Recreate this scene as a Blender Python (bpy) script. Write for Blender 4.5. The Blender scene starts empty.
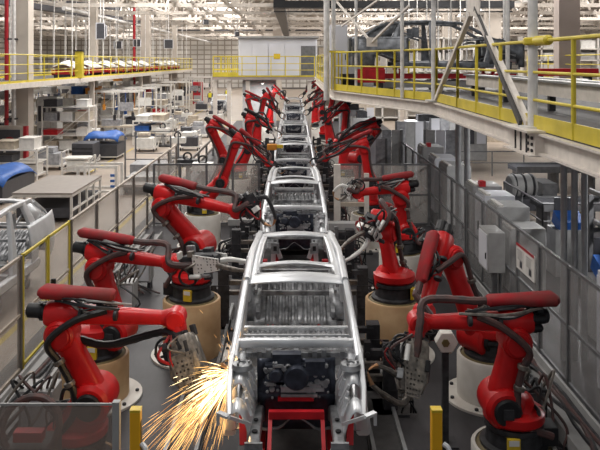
import bpy, math, random
from mathutils import Vector as V, Matrix as M4
random.seed(7)
SC = bpy.context.scene
COL = SC.collection
PI = math.pi
F, CX, CY, H = 724.0, 293.0, 61.0, 5.1      # focal length in pixels, vanishing point, eye height


def P(px, py, d):
    return V(((px - CX) * d / F, d, H - (py - CY) * d / F))


# ------------------------------------------------------------------ materials
def mat(name, col, rough=0.5, metal=0.0, var=0.12, scale=6.0, coat=0.0, col2=None, bump=0.0, spec=0.35):
    m = bpy.data.materials.new(name)
    m.use_nodes = True
    nt = m.node_tree
    b = nt.nodes['Principled BSDF']
    b.inputs['Roughness'].default_value = rough
    b.inputs['Metallic'].default_value = metal
    b.inputs['Coat Weight'].default_value = coat
    b.inputs['Specular IOR Level'].default_value = spec
    tc = nt.nodes.new('ShaderNodeTexCoord')
    nz = nt.nodes.new('ShaderNodeTexNoise')
    nz.inputs['Scale'].default_value = scale
    nz.inputs['Detail'].default_value = 5
    rp = nt.nodes.new('ShaderNodeValToRGB')
    c2 = col2 or tuple(c * (1 - var * 2) for c in col)
    rp.color_ramp.elements[0].position = 0.35
    rp.color_ramp.elements[1].position = 0.68
    rp.color_ramp.elements[0].color = (*c2, 1)
    rp.color_ramp.elements[1].color = (*col, 1)
    nt.links.new(tc.outputs['Object'], nz.inputs['Vector'])
    nt.links.new(nz.outputs['Fac'], rp.inputs['Fac'])
    nt.links.new(rp.outputs['Color'], b.inputs['Base Color'])
    if bump:
        bp = nt.nodes.new('ShaderNodeBump')
        bp.inputs['Strength'].default_value = bump
        bp.inputs['Distance'].default_value = 0.02
        nt.links.new(nz.outputs['Fac'], bp.inputs['Height'])
        nt.links.new(bp.outputs['Normal'], b.inputs['Normal'])
    return m


def emis(name, col, s):
    m = bpy.data.materials.new(name)
    m.use_nodes = True
    nt = m.node_tree
    nt.nodes.remove(nt.nodes['Principled BSDF'])
    e = nt.nodes.new('ShaderNodeEmission')
    e.inputs['Color'].default_value = (*col, 1)
    e.inputs['Strength'].default_value = s
    nt.links.new(e.outputs[0], nt.nodes['Material Output'].inputs[0])
    return m


def sheet_glass(name, col, opac, rough=0.15):
    m = bpy.data.materials.new(name)
    m.use_nodes = True
    nt = m.node_tree
    b = nt.nodes['Principled BSDF']
    b.inputs['Base Color'].default_value = (*col, 1)
    b.inputs['Roughness'].default_value = rough
    tr = nt.nodes.new('ShaderNodeBsdfTransparent')
    mx = nt.nodes.new('ShaderNodeMixShader')
    nz = nt.nodes.new('ShaderNodeTexNoise')
    nz.inputs['Scale'].default_value = 1.3
    mr = nt.nodes.new('ShaderNodeMapRange')
    mr.inputs['From Min'].default_value = 0.3
    mr.inputs['From Max'].default_value = 0.7
    mr.inputs['To Min'].default_value = opac * 0.75
    mr.inputs['To Max'].default_value = opac * 1.25
    nt.links.new(nz.outputs['Fac'], mr.inputs['Value'])
    nt.links.new(mr.outputs[0], mx.inputs['Fac'])
    nt.links.new(tr.outputs[0], mx.inputs[1])
    nt.links.new(b.outputs[0], mx.inputs[2])
    nt.links.new(mx.outputs[0], nt.nodes['Material Output'].inputs[0])
    return m


def floor_mat(name, c1, c2, rough, joint=None):
    m = mat(name, c1, rough, col2=c2, scale=0.9, bump=0.05)
    nt = m.node_tree
    b = nt.nodes['Principled BSDF']
    src = b.inputs['Base Color'].links[0].from_socket
    tc = [n for n in nt.nodes if n.type == 'TEX_COORD'][0]
    n2 = nt.nodes.new('ShaderNodeTexNoise')
    n2.inputs['Scale'].default_value = 14
    n2.inputs['Detail'].default_value = 8
    mp = nt.nodes.new('ShaderNodeMapping')
    mp.inputs['Scale'].default_value = (1.0, 0.25, 1)
    nt.links.new(tc.outputs['Object'], mp.inputs['Vector'])
    nt.links.new(mp.outputs[0], n2.inputs['Vector'])
    mr = nt.nodes.new('ShaderNodeMapRange')
    mr.inputs['To Min'].default_value = 0.72
    mr.inputs['To Max'].default_value = 1.18
    nt.links.new(n2.outputs['Fac'], mr.inputs['Value'])
    mx = nt.nodes.new('ShaderNodeMix')
    mx.data_type = 'RGBA'
    mx.blend_type = 'MULTIPLY'
    mx.inputs['Factor'].default_value = 1.0
    nt.links.new(src, mx.inputs['A'])
    nt.links.new(mr.outputs[0], mx.inputs['B'])
    nt.links.new(mx.outputs['Result'], b.inputs['Base Color'])
    return m


def hall_mat(name, c1, c2, c3):
    """sheeted far wall: corrugation plus rows of panels"""
    m = mat(name, c1, 0.7, col2=c2, scale=0.35)
    nt = m.node_tree
    b = nt.nodes['Principled BSDF']
    src = b.inputs['Base Color'].links[0].from_socket
    tc = [n for n in nt.nodes if n.type == 'TEX_COORD'][0]
    mp = nt.nodes.new('ShaderNodeMapping')
    mp.inputs['Rotation'].default_value = (PI / 2, 0, 0)
    br = nt.nodes.new('ShaderNodeTexBrick')
    br.inputs['Scale'].default_value = 1.0
    br.offset = 0.0
    br.inputs['Brick Width'].default_value = 1.3
    br.inputs['Row Height'].default_value = 0.9
    br.inputs['Mortar Size'].default_value = 0.11
    br.inputs['Color1'].default_value = (1, 1, 1, 1)
    br.inputs['Color2'].default_value = (0.8, 0.8, 0.8, 1)
    br.inputs['Mortar'].default_value = (*c3, 1)
    nt.links.new(tc.outputs['Object'], mp.inputs['Vector'])
    nt.links.new(mp.outputs[0], br.inputs['Vector'])
    mx = nt.nodes.new('ShaderNodeMix')
    mx.data_type = 'RGBA'
    mx.blend_type = 'MULTIPLY'
    mx.inputs['Factor'].default_value = 1.0
    nt.links.new(src, mx.inputs['A'])
    nt.links.new(br.outputs['Color'], mx.inputs['B'])
    nt.links.new(mx.outputs['Result'], b.inputs['Base Color'])
    return m


MT = dict(
    red=mat('robot_red', (0.66, 0.010, 0.012), 0.42, var=0.16, scale=3, coat=0.08),
    dred=mat('duct_dark_red', (0.34, 0.012, 0.018), 0.65, spec=.2, col2=(0.2, 0.03, 0.03), scale=5),
    dusty=mat('dusty_red', (0.31, 0.014, 0.02), 0.7, spec=.15, col2=(0.20, 0.04, 0.038), scale=4),
    hose=mat('hose_brown', (0.11, 0.05, 0.045), 0.55, col2=(0.055, 0.04, 0.04), scale=9),
    black=mat('black_plastic', (0.018, 0.018, 0.02), 0.4),
    dark=mat('dark_cast', (0.045, 0.045, 0.05), 0.5, var=0.3, scale=9),
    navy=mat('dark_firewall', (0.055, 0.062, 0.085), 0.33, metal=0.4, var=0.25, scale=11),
    steel=mat('gun_steel', (0.27, 0.24, 0.21), 0.42, metal=0.5, col2=(0.11, 0.10, 0.09), scale=12),
    alu=mat('white_plate', (0.80, 0.79, 0.76), 0.45, metal=0.2, var=0.08),
    silver=mat('bare_sheet', (0.74, 0.75, 0.77), 0.40, metal=0.55, var=0.07, scale=3),
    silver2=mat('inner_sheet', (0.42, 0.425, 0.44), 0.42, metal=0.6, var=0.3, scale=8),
    dkbody=mat('grey_body', (0.23, 0.24, 0.26), 0.33, metal=0.6, var=0.3, scale=5),
    copper=mat('copper', (0.55, 0.30, 0.16), 0.35, metal=0.9),
    cream=mat('pedestal_cream', (0.56, 0.38, 0.21), 0.6, col2=(0.42, 0.26, 0.13), scale=2.5),
    white=mat('pedestal_white', (0.70, 0.67, 0.62), 0.55, col2=(0.55, 0.51, 0.46), scale=2.5),
    olive=mat('olive_ring', (0.16, 0.12, 0.05), 0.6),
    yellow=mat('safety_yellow', (0.72, 0.50, 0.03), 0.45, var=0.1),
    yell2=mat('rail_yellow', (0.68, 0.54, 0.05), 0.45, var=0.12, scale=2),
    orange=mat('post_orange', (0.83, 0.43, 0.015), 0.5, var=0.06),
    fpost=mat('fence_post', (0.19, 0.165, 0.145), 0.5, metal=0.3, var=0.15),
    frail=mat('fence_rail', (0.46, 0.39, 0.32), 0.5, var=0.1),
    fgrey=mat('fence_grey', (0.17, 0.17, 0.175), 0.5, metal=0.3, var=0.15),
    glass=sheet_glass('fence_sheet', (0.60, 0.56, 0.52), 0.32),
    glassd=sheet_glass('fence_sheet_smoked', (0.30, 0.25, 0.22), 0.46, 0.1),
    glassr=sheet_glass('fence_sheet_grey', (0.33, 0.32, 0.315), 0.28),
    cab=mat('cabinet_grey', (0.36, 0.355, 0.35), 0.5, var=0.08),
    cabl=mat('cabin_pale', (0.62, 0.62, 0.66), 0.5, var=0.05, scale=1),
    floor=floor_mat('cell_floor', (0.058, 0.055, 0.060), (0.034, 0.032, 0.035), 0.55),
    aisle=floor_mat('aisle_floor', (0.37, 0.305, 0.25), (0.30, 0.245, 0.20), 0.45),
    lane=mat('lane_yellow', (0.60, 0.45, 0.10), 0.6),
    colm=mat('column_cream', (0.56, 0.50, 0.44), 0.6, var=0.08, scale=0.8),
    taupe=mat('column_taupe', (0.36, 0.30, 0.27), 0.6, var=0.07, scale=0.8),
    beam=mat('beam_cream', (0.72, 0.66, 0.60), 0.5, var=0.08),
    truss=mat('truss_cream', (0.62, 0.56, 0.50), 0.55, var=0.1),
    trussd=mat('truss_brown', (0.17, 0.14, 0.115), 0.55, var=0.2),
    roof=mat('roof_sheet', (0.17, 0.15, 0.135), 0.6, var=0.1, scale=0.3),
    deck=mat('deck_dark', (0.09, 0.085, 0.085), 0.6, var=0.2),
    pipe=mat('pipe_red', (0.42, 0.02, 0.03), 0.45),
    ppw=mat('pipe_white', (0.74, 0.72, 0.70), 0.45),
    carrier=mat('carrier_red', (0.55, 0.014, 0.022), 0.4, var=0.15),
    tabletop=mat('table_grey', (0.30, 0.265, 0.24), 0.6, var=0.05),
    rackw=mat('rack_white', (0.72, 0.69, 0.65), 0.5, var=0.08),
    blue=mat('tarp_blue', (0.03, 0.12, 0.42), 0.5, var=0.15),
    boxg=mat('tote_grey', (0.40, 0.40, 0.42), 0.5, var=0.2),
    boxb=mat('tote_beige', (0.58, 0.50, 0.40), 0.6, var=0.15),
    boxd=mat('tote_dark', (0.07, 0.07, 0.08), 0.5),
    wall=hall_mat('far_wall', (0.88, 0.84, 0.79), (0.66, 0.62, 0.57), (0.45, 0.42, 0.38)),
    skin=mat('skin', (0.55, 0.33, 0.23), 0.6, var=0.05),
    cloth=mat('work_clothes', (0.05, 0.06, 0.09), 0.8),
    vest=mat('vest_yellow', (0.85, 0.75, 0.05), 0.6, var=0.05),
    hair=mat('hair_black', (0.02, 0.015, 0.012), 0.7),
    paper=mat('notice_paper', (0.75, 0.73, 0.69), 0.7, var=0.04),
    ink=mat('notice_ink', (0.05, 0.05, 0.06), 0.7),
    tubeg=mat('tube_grey', (0.34, 0.345, 0.35), 0.4, metal=0.4, var=0.1),
    amber=mat('part_orange', (0.62, 0.25, 0.03), 0.5),
    lamp=emis('added_lamp_white', (1, .97, .9), 4.0),
    spark1=emis('spark_white', (1.0, 0.78, 0.42), 4.6),
    spark2=emis('spark_gold', (1.0, 0.55, 0.19), 1.9),
    spark3=emis('spark_orange', (0.9, 0.40, 0.13), 0.8),
)


# ------------------------------------------------------------------ mesh builder
def frame(t, ref):
    t = t.normalized()
    u = ref - t * ref.dot(t)
    if u.length < 1e-4:
        ref = V((1, 0, 0)) if abs(t.x) < 0.9 else V((0, 1, 0))
        u = ref - t * ref.dot(t)
    u.normalize()
    return u, t.cross(u)


def crom(pts, k=6):
    pts = [V(p) for p in pts]
    if len(pts) < 3:
        return pts
    q = [pts[0] * 2 - pts[1]] + pts + [pts[-1] * 2 - pts[-2]]
    out = []
    for i in range(1, len(q) - 2):
        a, b, c, d = q[i - 1:i + 3]
        for j in range(k):
            s = j / k
            out.append(0.5 * ((2 * b) + (c - a) * s + (2 * a - 5 * b + 4 * c - d) * s * s + (3 * b - a - 3 * c + d) * s ** 3))
    out.append(pts[-1])
    return out


class MB:
    def __init__(s):
        s.v, s.f, s.mi, s.cur = [], [], [], 0

    def add(s, vs, fs):
        o = len(s.v)
        s.v.extend(V(x) for x in vs)
        s.f.extend(tuple(o + i for i in f) for f in fs)
        s.mi.extend([s.cur] * len(fs))
        return s

    def box(s, c, size, rot=None):
        c = V(c)
        h = V(size) / 2
        vs = []
        for z in (-1, 1):
            for y in (-1, 1):
                for x in (-1, 1):
                    p = V((x * h.x, y * h.y, z * h.z))
                    vs.append(c + (rot @ p if rot else p))
        return s.add(vs, [(0, 2, 3, 1), (4, 5, 7, 6), (0, 1, 5, 4), (2, 6, 7, 3), (0, 4, 6, 2), (1, 3, 7, 5)])

    def bar(s, p, q, w, h=None, ref=(0, 0, 1), w2=None, h2=None):
        p, q = V(p), V(q)
        h = w if h is None else h
        w2 = w if w2 is None else w2
        h2 = h if h2 is None else h2
        u, r = frame(q - p, V(ref))       # u ~ ref (height), r = side (width)
        vs = []
        for c, a, b in ((p, w, h), (q, w2, h2)):
            for x, y in ((-1, -1), (1, -1), (1, 1), (-1, 1)):
                vs.append(c + r * x * a / 2 + u * y * b / 2)
        return s.add(vs, [(3, 2, 1, 0), (4, 5, 6, 7), (0, 1, 5, 4), (1, 2, 6, 5), (2, 3, 7, 6), (3, 0, 4, 7)])

    def loft(s, pts, halfs, ref=(0, 0, 1), n=14, p=2.0, caps=True):
        pts = [V(x) for x in pts]
        if not isinstance(halfs, (list, tuple)):
            halfs = [halfs] * len(pts)
        ref = V(ref)
        vs = []
        prev = None
        for i, c in enumerate(pts):
            t = pts[min(i + 1, len(pts) - 1)] - pts[max(i - 1, 0)]
            u, r = frame(t, prev if prev is not None else ref)
            prev = u
            hh = halfs[i]
            a, b = hh if isinstance(hh, (tuple, list)) else (hh, hh)
            for k in range(n):
                th = 2 * PI * (k + 0.5) / n
                ct, st = math.cos(th), math.sin(th)
                x = math.copysign(abs(ct) ** (2 / p), ct)
                y = math.copysign(abs(st) ** (2 / p), st)
                vs.append(c + u * a * x + r * b * y)
        fs = []
        L = len(pts)
        for i in range(L - 1):
            for k in range(n):
                k2 = (k + 1) % n
                fs.append((i * n + k, i * n + k2, (i + 1) * n + k2, (i + 1) * n + k))
        if caps:
            fs.append(tuple(reversed(range(n))))
            fs.append(tuple((L - 1) * n + k for k in range(n)))
        return s.add(vs, fs)

    def tube(s, pts, r, n=8):
        return s.loft(pts, r, n=n)

    def hose(s, pts, r, n=8, k=6, rings=False):
        q = crom(pts, k)
        rr = [r * (1.12 if (rings and i % 2) else 1.0) for i in range(len(q))]
        return s.loft(q, rr, n=n)

    def cyl(s, p, q, r, r2=None, n=18):
        return s.loft([p, q], [r, r if r2 is None else r2], n=n)

    def drum(s, c, axis, r, half, bev=0.02, n=22):
        c, a = V(c), V(axis).normalized()
        return s.loft([c - a * half, c - a * (half - bev), c + a * (half - bev), c + a * half], [r - bev, r, r, r - bev], n=n)

    def lathe(s, c, prof, n=28, axis=(0, 0, 1)):
        c, a = V(c), V(axis).normalized()
        u, w = frame(a, V((1, 0, 0)))
        vs = []
        for r, z in prof:
            for k in range(n):
                t = 2 * PI * k / n
                vs.append(c + a * z + (u * math.cos(t) + w * math.sin(t)) * max(r, 1e-4))
        fs = []
        for i in range(len(prof) - 1):
            for k in range(n):
                k2 = (k + 1) % n
                fs.append((i * n + k, i * n + k2, (i + 1) * n + k2, (i + 1) * n + k))
        return s.add(vs, fs)

    def ball(s, c, r, n=12, m=8, sc=(1, 1, 1)):
        vs, fs = [], []
        c = V(c)
        for i in range(m + 1):
            ph = PI * i / m
            for k in range(n):
                t = 2 * PI * k / n
                vs.append(c + V((math.sin(ph) * math.cos(t) * sc[0], math.sin(ph) * math.sin(t) * sc[1], math.cos(ph) * sc[2])) * r)
        for i in range(m):
            for k in range(n):
                k2 = (k + 1) % n
                fs.append((i * n + k, (i + 1) * n + k, (i + 1) * n + k2, i * n + k2))
        return s.add(vs, fs)

    def grid(s, nu, nv, fn, skip=None):
        vs = [fn(i / nu, j / nv) for j in range(nv + 1) for i in range(nu + 1)]
        fs = []
        for j in range(nv):
            for i in range(nu):
                if skip and skip((i + .5) / nu, (j + .5) / nv):
                    continue
                a = j * (nu + 1) + i
                fs.append((a, a + 1, a + nu + 2, a + nu + 1))
        return s.add(vs, fs)

    def holes(s, o, ex, ey, nx, ny, cell, r, thick, w0=1.0, w1=1.0, seed=1):
        """perforated plate: cells with an octagonal hole, both faces"""
        o, ex, ey = V(o), V(ex).normalized(), V(ey).normalized()
        ez = ex.cross(ey)
        rnd = random.Random(seed)
        for j in range(ny):
            wf = w0 + (w1 - w0) * j / max(1, ny - 1)
            for i in range(nx):
                c = o + ex * ((i + .5 - nx / 2) * cell * wf) + ey * ((j + .5) * cell)
                sq = []
                for k in range(8):
                    a = 2 * PI * k / 8
                    m = max(abs(math.cos(a)), abs(math.sin(a)))
                    sq.append((math.cos(a) / m * cell * wf / 2, math.sin(a) / m * cell / 2))
                rr = r * cell if rnd.random() < 0.6 else 0.06 * cell
                for zz, fl in ((0, 1), (thick, 0)):
                    vs = [c + ex * x + ey * y + ez * zz for x, y in sq] + \
                         [c + ex * rr * math.cos(2 * PI * k / 8) + ey * rr * math.sin(2 * PI * k / 8) + ez * zz for k in range(8)]
                    fs = []
                    for k in range(8):
                        k2 = (k + 1) % 8
                        fs.append((k, k2, 8 + k2, 8 + k) if not fl else (k, 8 + k, 8 + k2, k2))
                    s.add(vs, fs)
        # rim
        w, h = nx * cell, ny * cell
        for a, b in (((-w * w0 / 2, 0), (-w * w1 / 2, h)), ((w * w0 / 2, 0), (w * w1 / 2, h)), ((-w * w0 / 2, 0), (w * w0 / 2, 0)), ((-w * w1 / 2, h), (w * w1 / 2, h))):
            s.bar(o + ex * a[0] + ey * a[1] + ez * thick / 2, o + ex * b[0] + ey * b[1] + ez * thick / 2, 0.012, thick * 1.4, ref=ez)
        return s

    def build(s, name, m, parent=None, loc=None, sharp=38, bevel=0, solid=0):
        me = bpy.data.meshes.new(name)
        off = V(loc) if loc is not None else V((0, 0, 0))
        if parent is not None and loc is None and parent.get('_abs'):
            off = V(parent['_abs'])
        me.from_pydata([v - off for v in s.v], [], s.f)
        ms = m if isinstance(m, (list, tuple)) else [m]
        for x in ms:
            me.materials.append(MT[x])
        me.polygons.foreach_set('use_smooth', [True] * len(me.polygons))
        if len(ms) > 1:
            me.polygons.foreach_set('material_index', s.mi)
        me.update()
        me.set_sharp_from_angle(angle=math.radians(sharp))
        o = bpy.data.objects.new(name, me)
        COL.objects.link(o)
        if parent is not None:
            o.parent = parent
        elif loc is not None:
            o.location = off
        if bevel:
            b = o.modifiers.new('edge', 'BEVEL')
            b.width = bevel
            b.segments = 2
            b.limit_method = 'ANGLE'
        if solid:
            b = o.modifiers.new('sheet', 'SOLIDIFY')
            b.thickness = solid
            b.offset = 0
        return o


def tag(o, label, cat, group=None, kind=None):
    o['label'] = label
    o['category'] = cat
    if group:
        o['group'] = group
    if kind:
        o['kind'] = kind
    return o


def thing(name, label, cat, loc=(0, 0, 0), group=None, absolute=True, rz=0.0):
    """an Empty at the base of a thing; with absolute=True its parts are given in world coordinates"""
    e = bpy.data.objects.new(name, None)
    e.empty_display_size = 0.2
    COL.objects.link(e)
    e.location = loc
    e.rotation_euler = (0, 0, rz)
    if absolute:
        e['_abs'] = tuple(loc)
    return tag(e, label, cat, group)


def struct(o):
    o['kind'] = 'structure'
    return o


def dup(src, loc, rz=0.0, label=None, group=None, sc=None):
    def cp(o, par):
        c = o.copy()
        COL.objects.link(c)
        if par is not None:
            c.parent = par
        for ch in list(o.children):
            cp(ch, c)
        return c
    r = cp(src, None)
    r.location = loc
    r.rotation_euler = (0, 0, rz)
    if sc:
        r.scale = sc
    if label:
        r['label'] = label
    if group:
        r['group'] = group
    return r


ORD = ['first', 'second', 'third', 'fourth', 'fifth', 'sixth', 'seventh', 'eighth', 'ninth', 'tenth', 'eleventh', 'twelfth', 'thirteenth', 'fourteenth', 'fifteenth', 'sixteenth']

# ================================================================== SETTING
struct(MB().box((0, 65, -0.05), (110, 160, 0.1)).build('floor', 'floor'))
m = MB()
m.grid(8, 20, lambda u, v: V((-40 + u * 35.2, -10 + v * 146, 0.006)))
struct(m.build('floor_aisle', 'aisle'))
m = MB()
m.grid(6, 16, lambda u, v: V((7.2 + u * 33, 22 + v * 110, 0.006)))
struct(m.build('floor_hall', 'aisle'))
m = MB()
m.grid(6, 10, lambda u, v: V((-4.8 + u * 12, 62 + v * 70, 0.007)))
struct(m.build('floor_crossing', 'aisle'))
for i, (x0, y0, x1, y1) in enumerate([(-5.3, 9, -5.3, 62), (-9.3, 30, -9.3, 110), (-9.3, 62, 6, 62)]):
    struct(MB().bar((x0, y0, 0.010), (x1, y1, 0.010), 0.12, 0.004).build('floor_line', 'lane'))
struct(MB().box((0, 138, 6.5), (110, 0.4, 13)).build('wall_back', 'wall'))
struct(MB().box((-48, 75, 6.5), (0.4, 130, 13)).build('wall_left', 'wall'))
struct(MB().box((48, 75, 6.5), (0.4, 130, 13)).build('wall_right', 'wall'))
# roof: sheeted deck carried by lattice trusses
struct(MB().box((0, 72, 13.3), (110, 145, 0.1)).build('ceiling', 'roof'))
for y in [50, 58, 66, 75, 85, 96, 108, 121]:
    m = MB()
    z0, z1 = 8.95, 11.5
    hw = 46
    w = .15 + .0012 * (y - 50)
    m.bar((-hw, y, z0), (hw, y, z0), 0.26, 0.26)
    m.bar((-hw, y, z1), (hw, y, z1), 0.22, 0.22)
    n = 46
    for i in range(n):
        xa = -hw + 2 * hw * i / n
        xb = -hw + 2 * hw * (i + 1) / n
        if i % 2:
            m.bar((xa, y, z0), (xb, y, z1), w, w, ref=(0, 1, 0))
        else:
            m.bar((xa, y, z1), (xb, y, z0), w, w, ref=(0, 1, 0))
            m.bar((xb, y, z0), (xb, y, z1), w * .7, w * .7, ref=(0, 1, 0))
    struct(m.build('ceiling_truss', 'truss'))
for x in [-37, -30, -23.5, -17.5, -11, -4.8, 5.5, 10.5, 17, 24, 31, 38]:
    m = MB()
    z0, z1 = 9.3, 11.4
    m.bar((x, 46, z0), (x, 135, z0), 0.2, 0.2)
    n = 38
    for i in range(n):
        ya = 46 + 89 * i / n
        yb = 46 + 89 * (i + 1) / n
        p, q = (z0, z1) if i % 2 else (z1, z0)
        m.bar((x, ya, p), (x, yb, q), 0.13, 0.13, ref=(1, 0, 0))
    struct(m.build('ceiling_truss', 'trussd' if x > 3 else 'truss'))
# ridged purlins right under the sheeting, and pale service pipes
for y in range(48, 134, 4):
    struct(MB().bar((-46, y, 12.75), (46, y, 12.75), .16, .24).build('ceiling_purlin', 'truss'))
for x, z, r in ((-20, 9.2, .18), (-15.2, 8.6, .14), (-8.2, 9.3, .2), (-6.9, 9.1, .1), (9, 8.9, .15), (16, 9.2, .2)):
    struct(MB().tube([(x, 48, z), (x, 134, z)], r, n=8).build('ceiling_pipe', 'ppw'))
# building columns
for i, (x, y, mm) in enumerate([(-13.8, 37, 'colm'), (-14.2, 51.5, 'colm'), (-13.4, 66, 'colm'), (-13.4, 82, 'colm'),
                                (13.8, 36.5, 'taupe'), (14.2, 51.5, 'colm'), (14.2, 66, 'colm'), (-1.9, 88, 'colm')]):
    m = MB()
    cw = .82 if i == 0 else .55 if i in (1, 3) else .8 if i == 2 else 1.05
    m.box((x, y, 5.2), (cw, min(cw, .75), 10.4))
    m.box((x, y, 0.25), (cw + .15, .8, 0.5))
    m.box((x, y, 9.9), (cw + .3, .9, 0.35))
    struct(m.build('column', mm))
# pipes beside the near columns
for (x, y, r, mm, nm, lb) in [(-14.32, 36.2, 0.10, 'pipe', 'fire_pipe', 'dark red pipe rising beside the big cream column'),
                              (-14.02, 36.35, 0.11, 'ppw', 'drain_pipe', 'white pipe running up the face of the big cream column'),
                              (-14.3, 65.2, 0.12, 'pipe', 'fire_pipe', 'dark red pipe on the slim cream column far down the aisle')]:
    m = MB()
    m.tube([(x, y, 0), (x, y, 10.2)], r)
    t = tag(m.build(nm, mm), lb, 'pipe')
    c = MB()
    for z in (2.2, 6.2, 8.4):
        c.box((x, y + 0.06, z), (r * 2.6, r * 2.6, 0.08))
    c.build('pipe_clip', 'dark', t, loc=(0, 0, 0))
# dark services under the roof
struct(MB().box((6.5, 47, 8.75), (15.5, 0.9, 0.45)).box((6.5, 47, 8.3), (15.5, 0.12, 0.08)).build('ceiling_duct', 'black'))
struct(MB().box((-0.9, 75, 8.8), (0.75, 56, 0.6)).build('ceiling_duct', 'black'))
struct(MB().box((-6, 100, 9.4), (26, 0.5, 0.35)).build('ceiling_duct', 'boxd'))
struct(MB().bar((-17.5, 36, 8.5), (-15.5, 72, 9.0), 0.7, 0.35).build('ceiling_duct', 'boxd'))
struct(MB().bar((-24, 40, 9.6), (-15, 62, 9.6), 0.6, 0.3).build('ceiling_duct', 'boxd'))
# hanger rods of the overhead conveyors
rnd = random.Random(3)
for x, y0, y1, st in [(-16.2, 34, 80, 4.2), (-18.6, 36, 84, 4.8), (-12.2, 40, 84, 5.5), (7.2, 30, 60, 5.0), (10.5, 32, 66, 5.6)]:
    y = y0
    while y < y1:
        struct(MB().tube([(x, y, 4.3), (x, y, 10.2)], 0.03, n=6).build('hanger_rod', 'ppw'))
        y += st * .6
for (px, py, d, w) in [(100.5, 31, 46, .55), (103.5, 31, 46.5, .4), (118, 45, 55, .6), (137, 43, 58, .6), (168.5, 44, 60, .75), (237, 34, 60, .4), (206, 22, 66, .5)]:
    c = P(px, py, d)
    lab = {100.5: 'tall dark hanging display, first of the close pair under the roof', 103.5: 'narrow dark hanging display, second of the close pair under the roof',
           118: 'dark hanging display low between the pair and the single displays', 137: 'dark hanging display with pale edge above the yellow walkway',
           168.5: 'square blue-edged dark hanging display by itself above the walkway', 237: 'small black loudspeaker box hanging beside the pale cabin top',
           206: 'black fan box hanging on the roof lattice before the cabin'}[px]
    t = thing('hanging_display', lab, 'display', c)
    h_ = w * (1.9 if px < 105 else 1.0)
    MB().box(c, (w, 0.25, h_)).build('casing', 'cabl', t)
    MB().box(c + V((0.04, -0.14, 0)), (w * .86, 0.03, h_ * .9)).build('screen', 'boxd', t)
    MB().tube([c + V((0, 0, h_ / 2)), V((c.x, c.y, 10.2))], 0.035, n=6).build('hanger', 'ppw', t)


# ================================================================== FENCES
def fence(name, label, a, b, posts, z1, sheet, pm, rm, rw=.045, group=None, zb=0.08):
    a, b = V((*a, 0)), V((*b, 0))
    t = thing(name, label, 'fence', a, group)
    d = (b - a)
    for s in posts:
        p = a + d * s
        m = MB()
        m.box(p + V((0, 0, z1 / 2)), (0.065, 0.065, z1))
        m.box(p + V((0, 0, 0.006)), (0.16, 0.16, 0.012))
        m.build('post', pm, t)
    for z in (z1 - 0.03, z1 * .5, zb):
        m = MB()
        m.bar(a + V((0, 0, z)), b + V((0, 0, z)), rw, rw * 1.1)
        m.build('rail', rm, t)
    for i in range(len(posts) - 1):
        p, q = a + d * posts[i], a + d * posts[i + 1]
        m = MB()
        n = frame(d, V((0, 0, 1)))[1] * 0.006
        vs = []
        for o in (n, -n):
            vs += [p + o + V((0, 0, zb)), q + o + V((0, 0, zb)), q + o + V((0, 0, z1 - .05)), p + o + V((0, 0, z1 - .05))]
        m.add(vs, [(0, 1, 2, 3), (7, 6, 5, 4)])
        m.build('sheet', sheet, t)
    return t


ZF = 1.93
LX = -4.45
ys = [9.3, 10.5, 11.8]
fence('guard_fence', 'clear-sheeted guard fence along the aisle ahead of the yellow gate', (LX, ys[0]), (LX, ys[-1]),
      [(y - ys[0]) / (ys[-1] - ys[0]) for y in ys], ZF, 'glass', 'fpost', 'frail')
ys = [14.5, 16.4, 18.3, 20.2, 22.1, 24.0, 25.9, 27.6]
fence('guard_fence', 'long clear-sheeted guard fence along the aisle beyond the yellow gate', (LX, ys[0]), (LX, ys[-1]),
      [(y - ys[0]) / (ys[-1] - ys[0]) for y in ys], ZF, 'glass', 'fpost', 'frail')
# yellow gate
t = thing('access_gate', 'yellow-framed gate with clear sheets in the guard fence along the aisle', 'gate', (LX, 11.9, 0))
for i, (y0, y1) in enumerate([(11.9, 13.1), (13.15, 14.4)]):
    fm = MB()
    for y in (y0 + .02, y1 - .02):
        fm.box((LX, y, ZF / 2), (0.04, 0.045, ZF))
    for z in (0.1, ZF - .03):
        fm.box((LX, (y0 + y1) / 2, z), (0.04, y1 - y0, 0.04))
    fr = fm.build('leaf_frame', 'yell2', t)
    MB().box((LX, (y0 + y1) / 2, ZF / 2), (0.012, y1 - y0 - .1, ZF - .2)).build('sheet', 'glass', t)
    MB().bar((LX, y0, ZF * .5), (LX, y1, ZF * .5), 0.03, 0.04).build('mid_rail', 'frail', t)
    MB().box((LX + .06, y0 + .12 if i else y1 - .12, 1.0), (0.08, 0.05, 0.22)).build('handle', 'black', t)
RX = 4.3
ys = [9.0, 10.0, 11.3, 12.6, 13.85, 15.05, 16.4, 17.8]
fence('guard_fence', 'grey guard fence with smoky sheets beside the tall electric cabinets', (RX, ys[0]), (RX, ys[-1]),
      [(y - ys[0]) / (ys[-1] - ys[0]) for y in ys], ZF, 'glassr', 'fgrey', 'fgrey')
ys = [18.0, 19.6, 21.2, 22.8, 24.4, 26, 27.6, 29.2, 30.8, 32.4]
fence('guard_fence', 'grey guard fence continuing past the cabinets under the yellow walkway', (RX, ys[0]), (RX, ys[-1]),
      [(y - ys[0]) / (ys[-1] - ys[0]) for y in ys], ZF, 'glassr', 'fgrey', 'fgrey')
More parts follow.
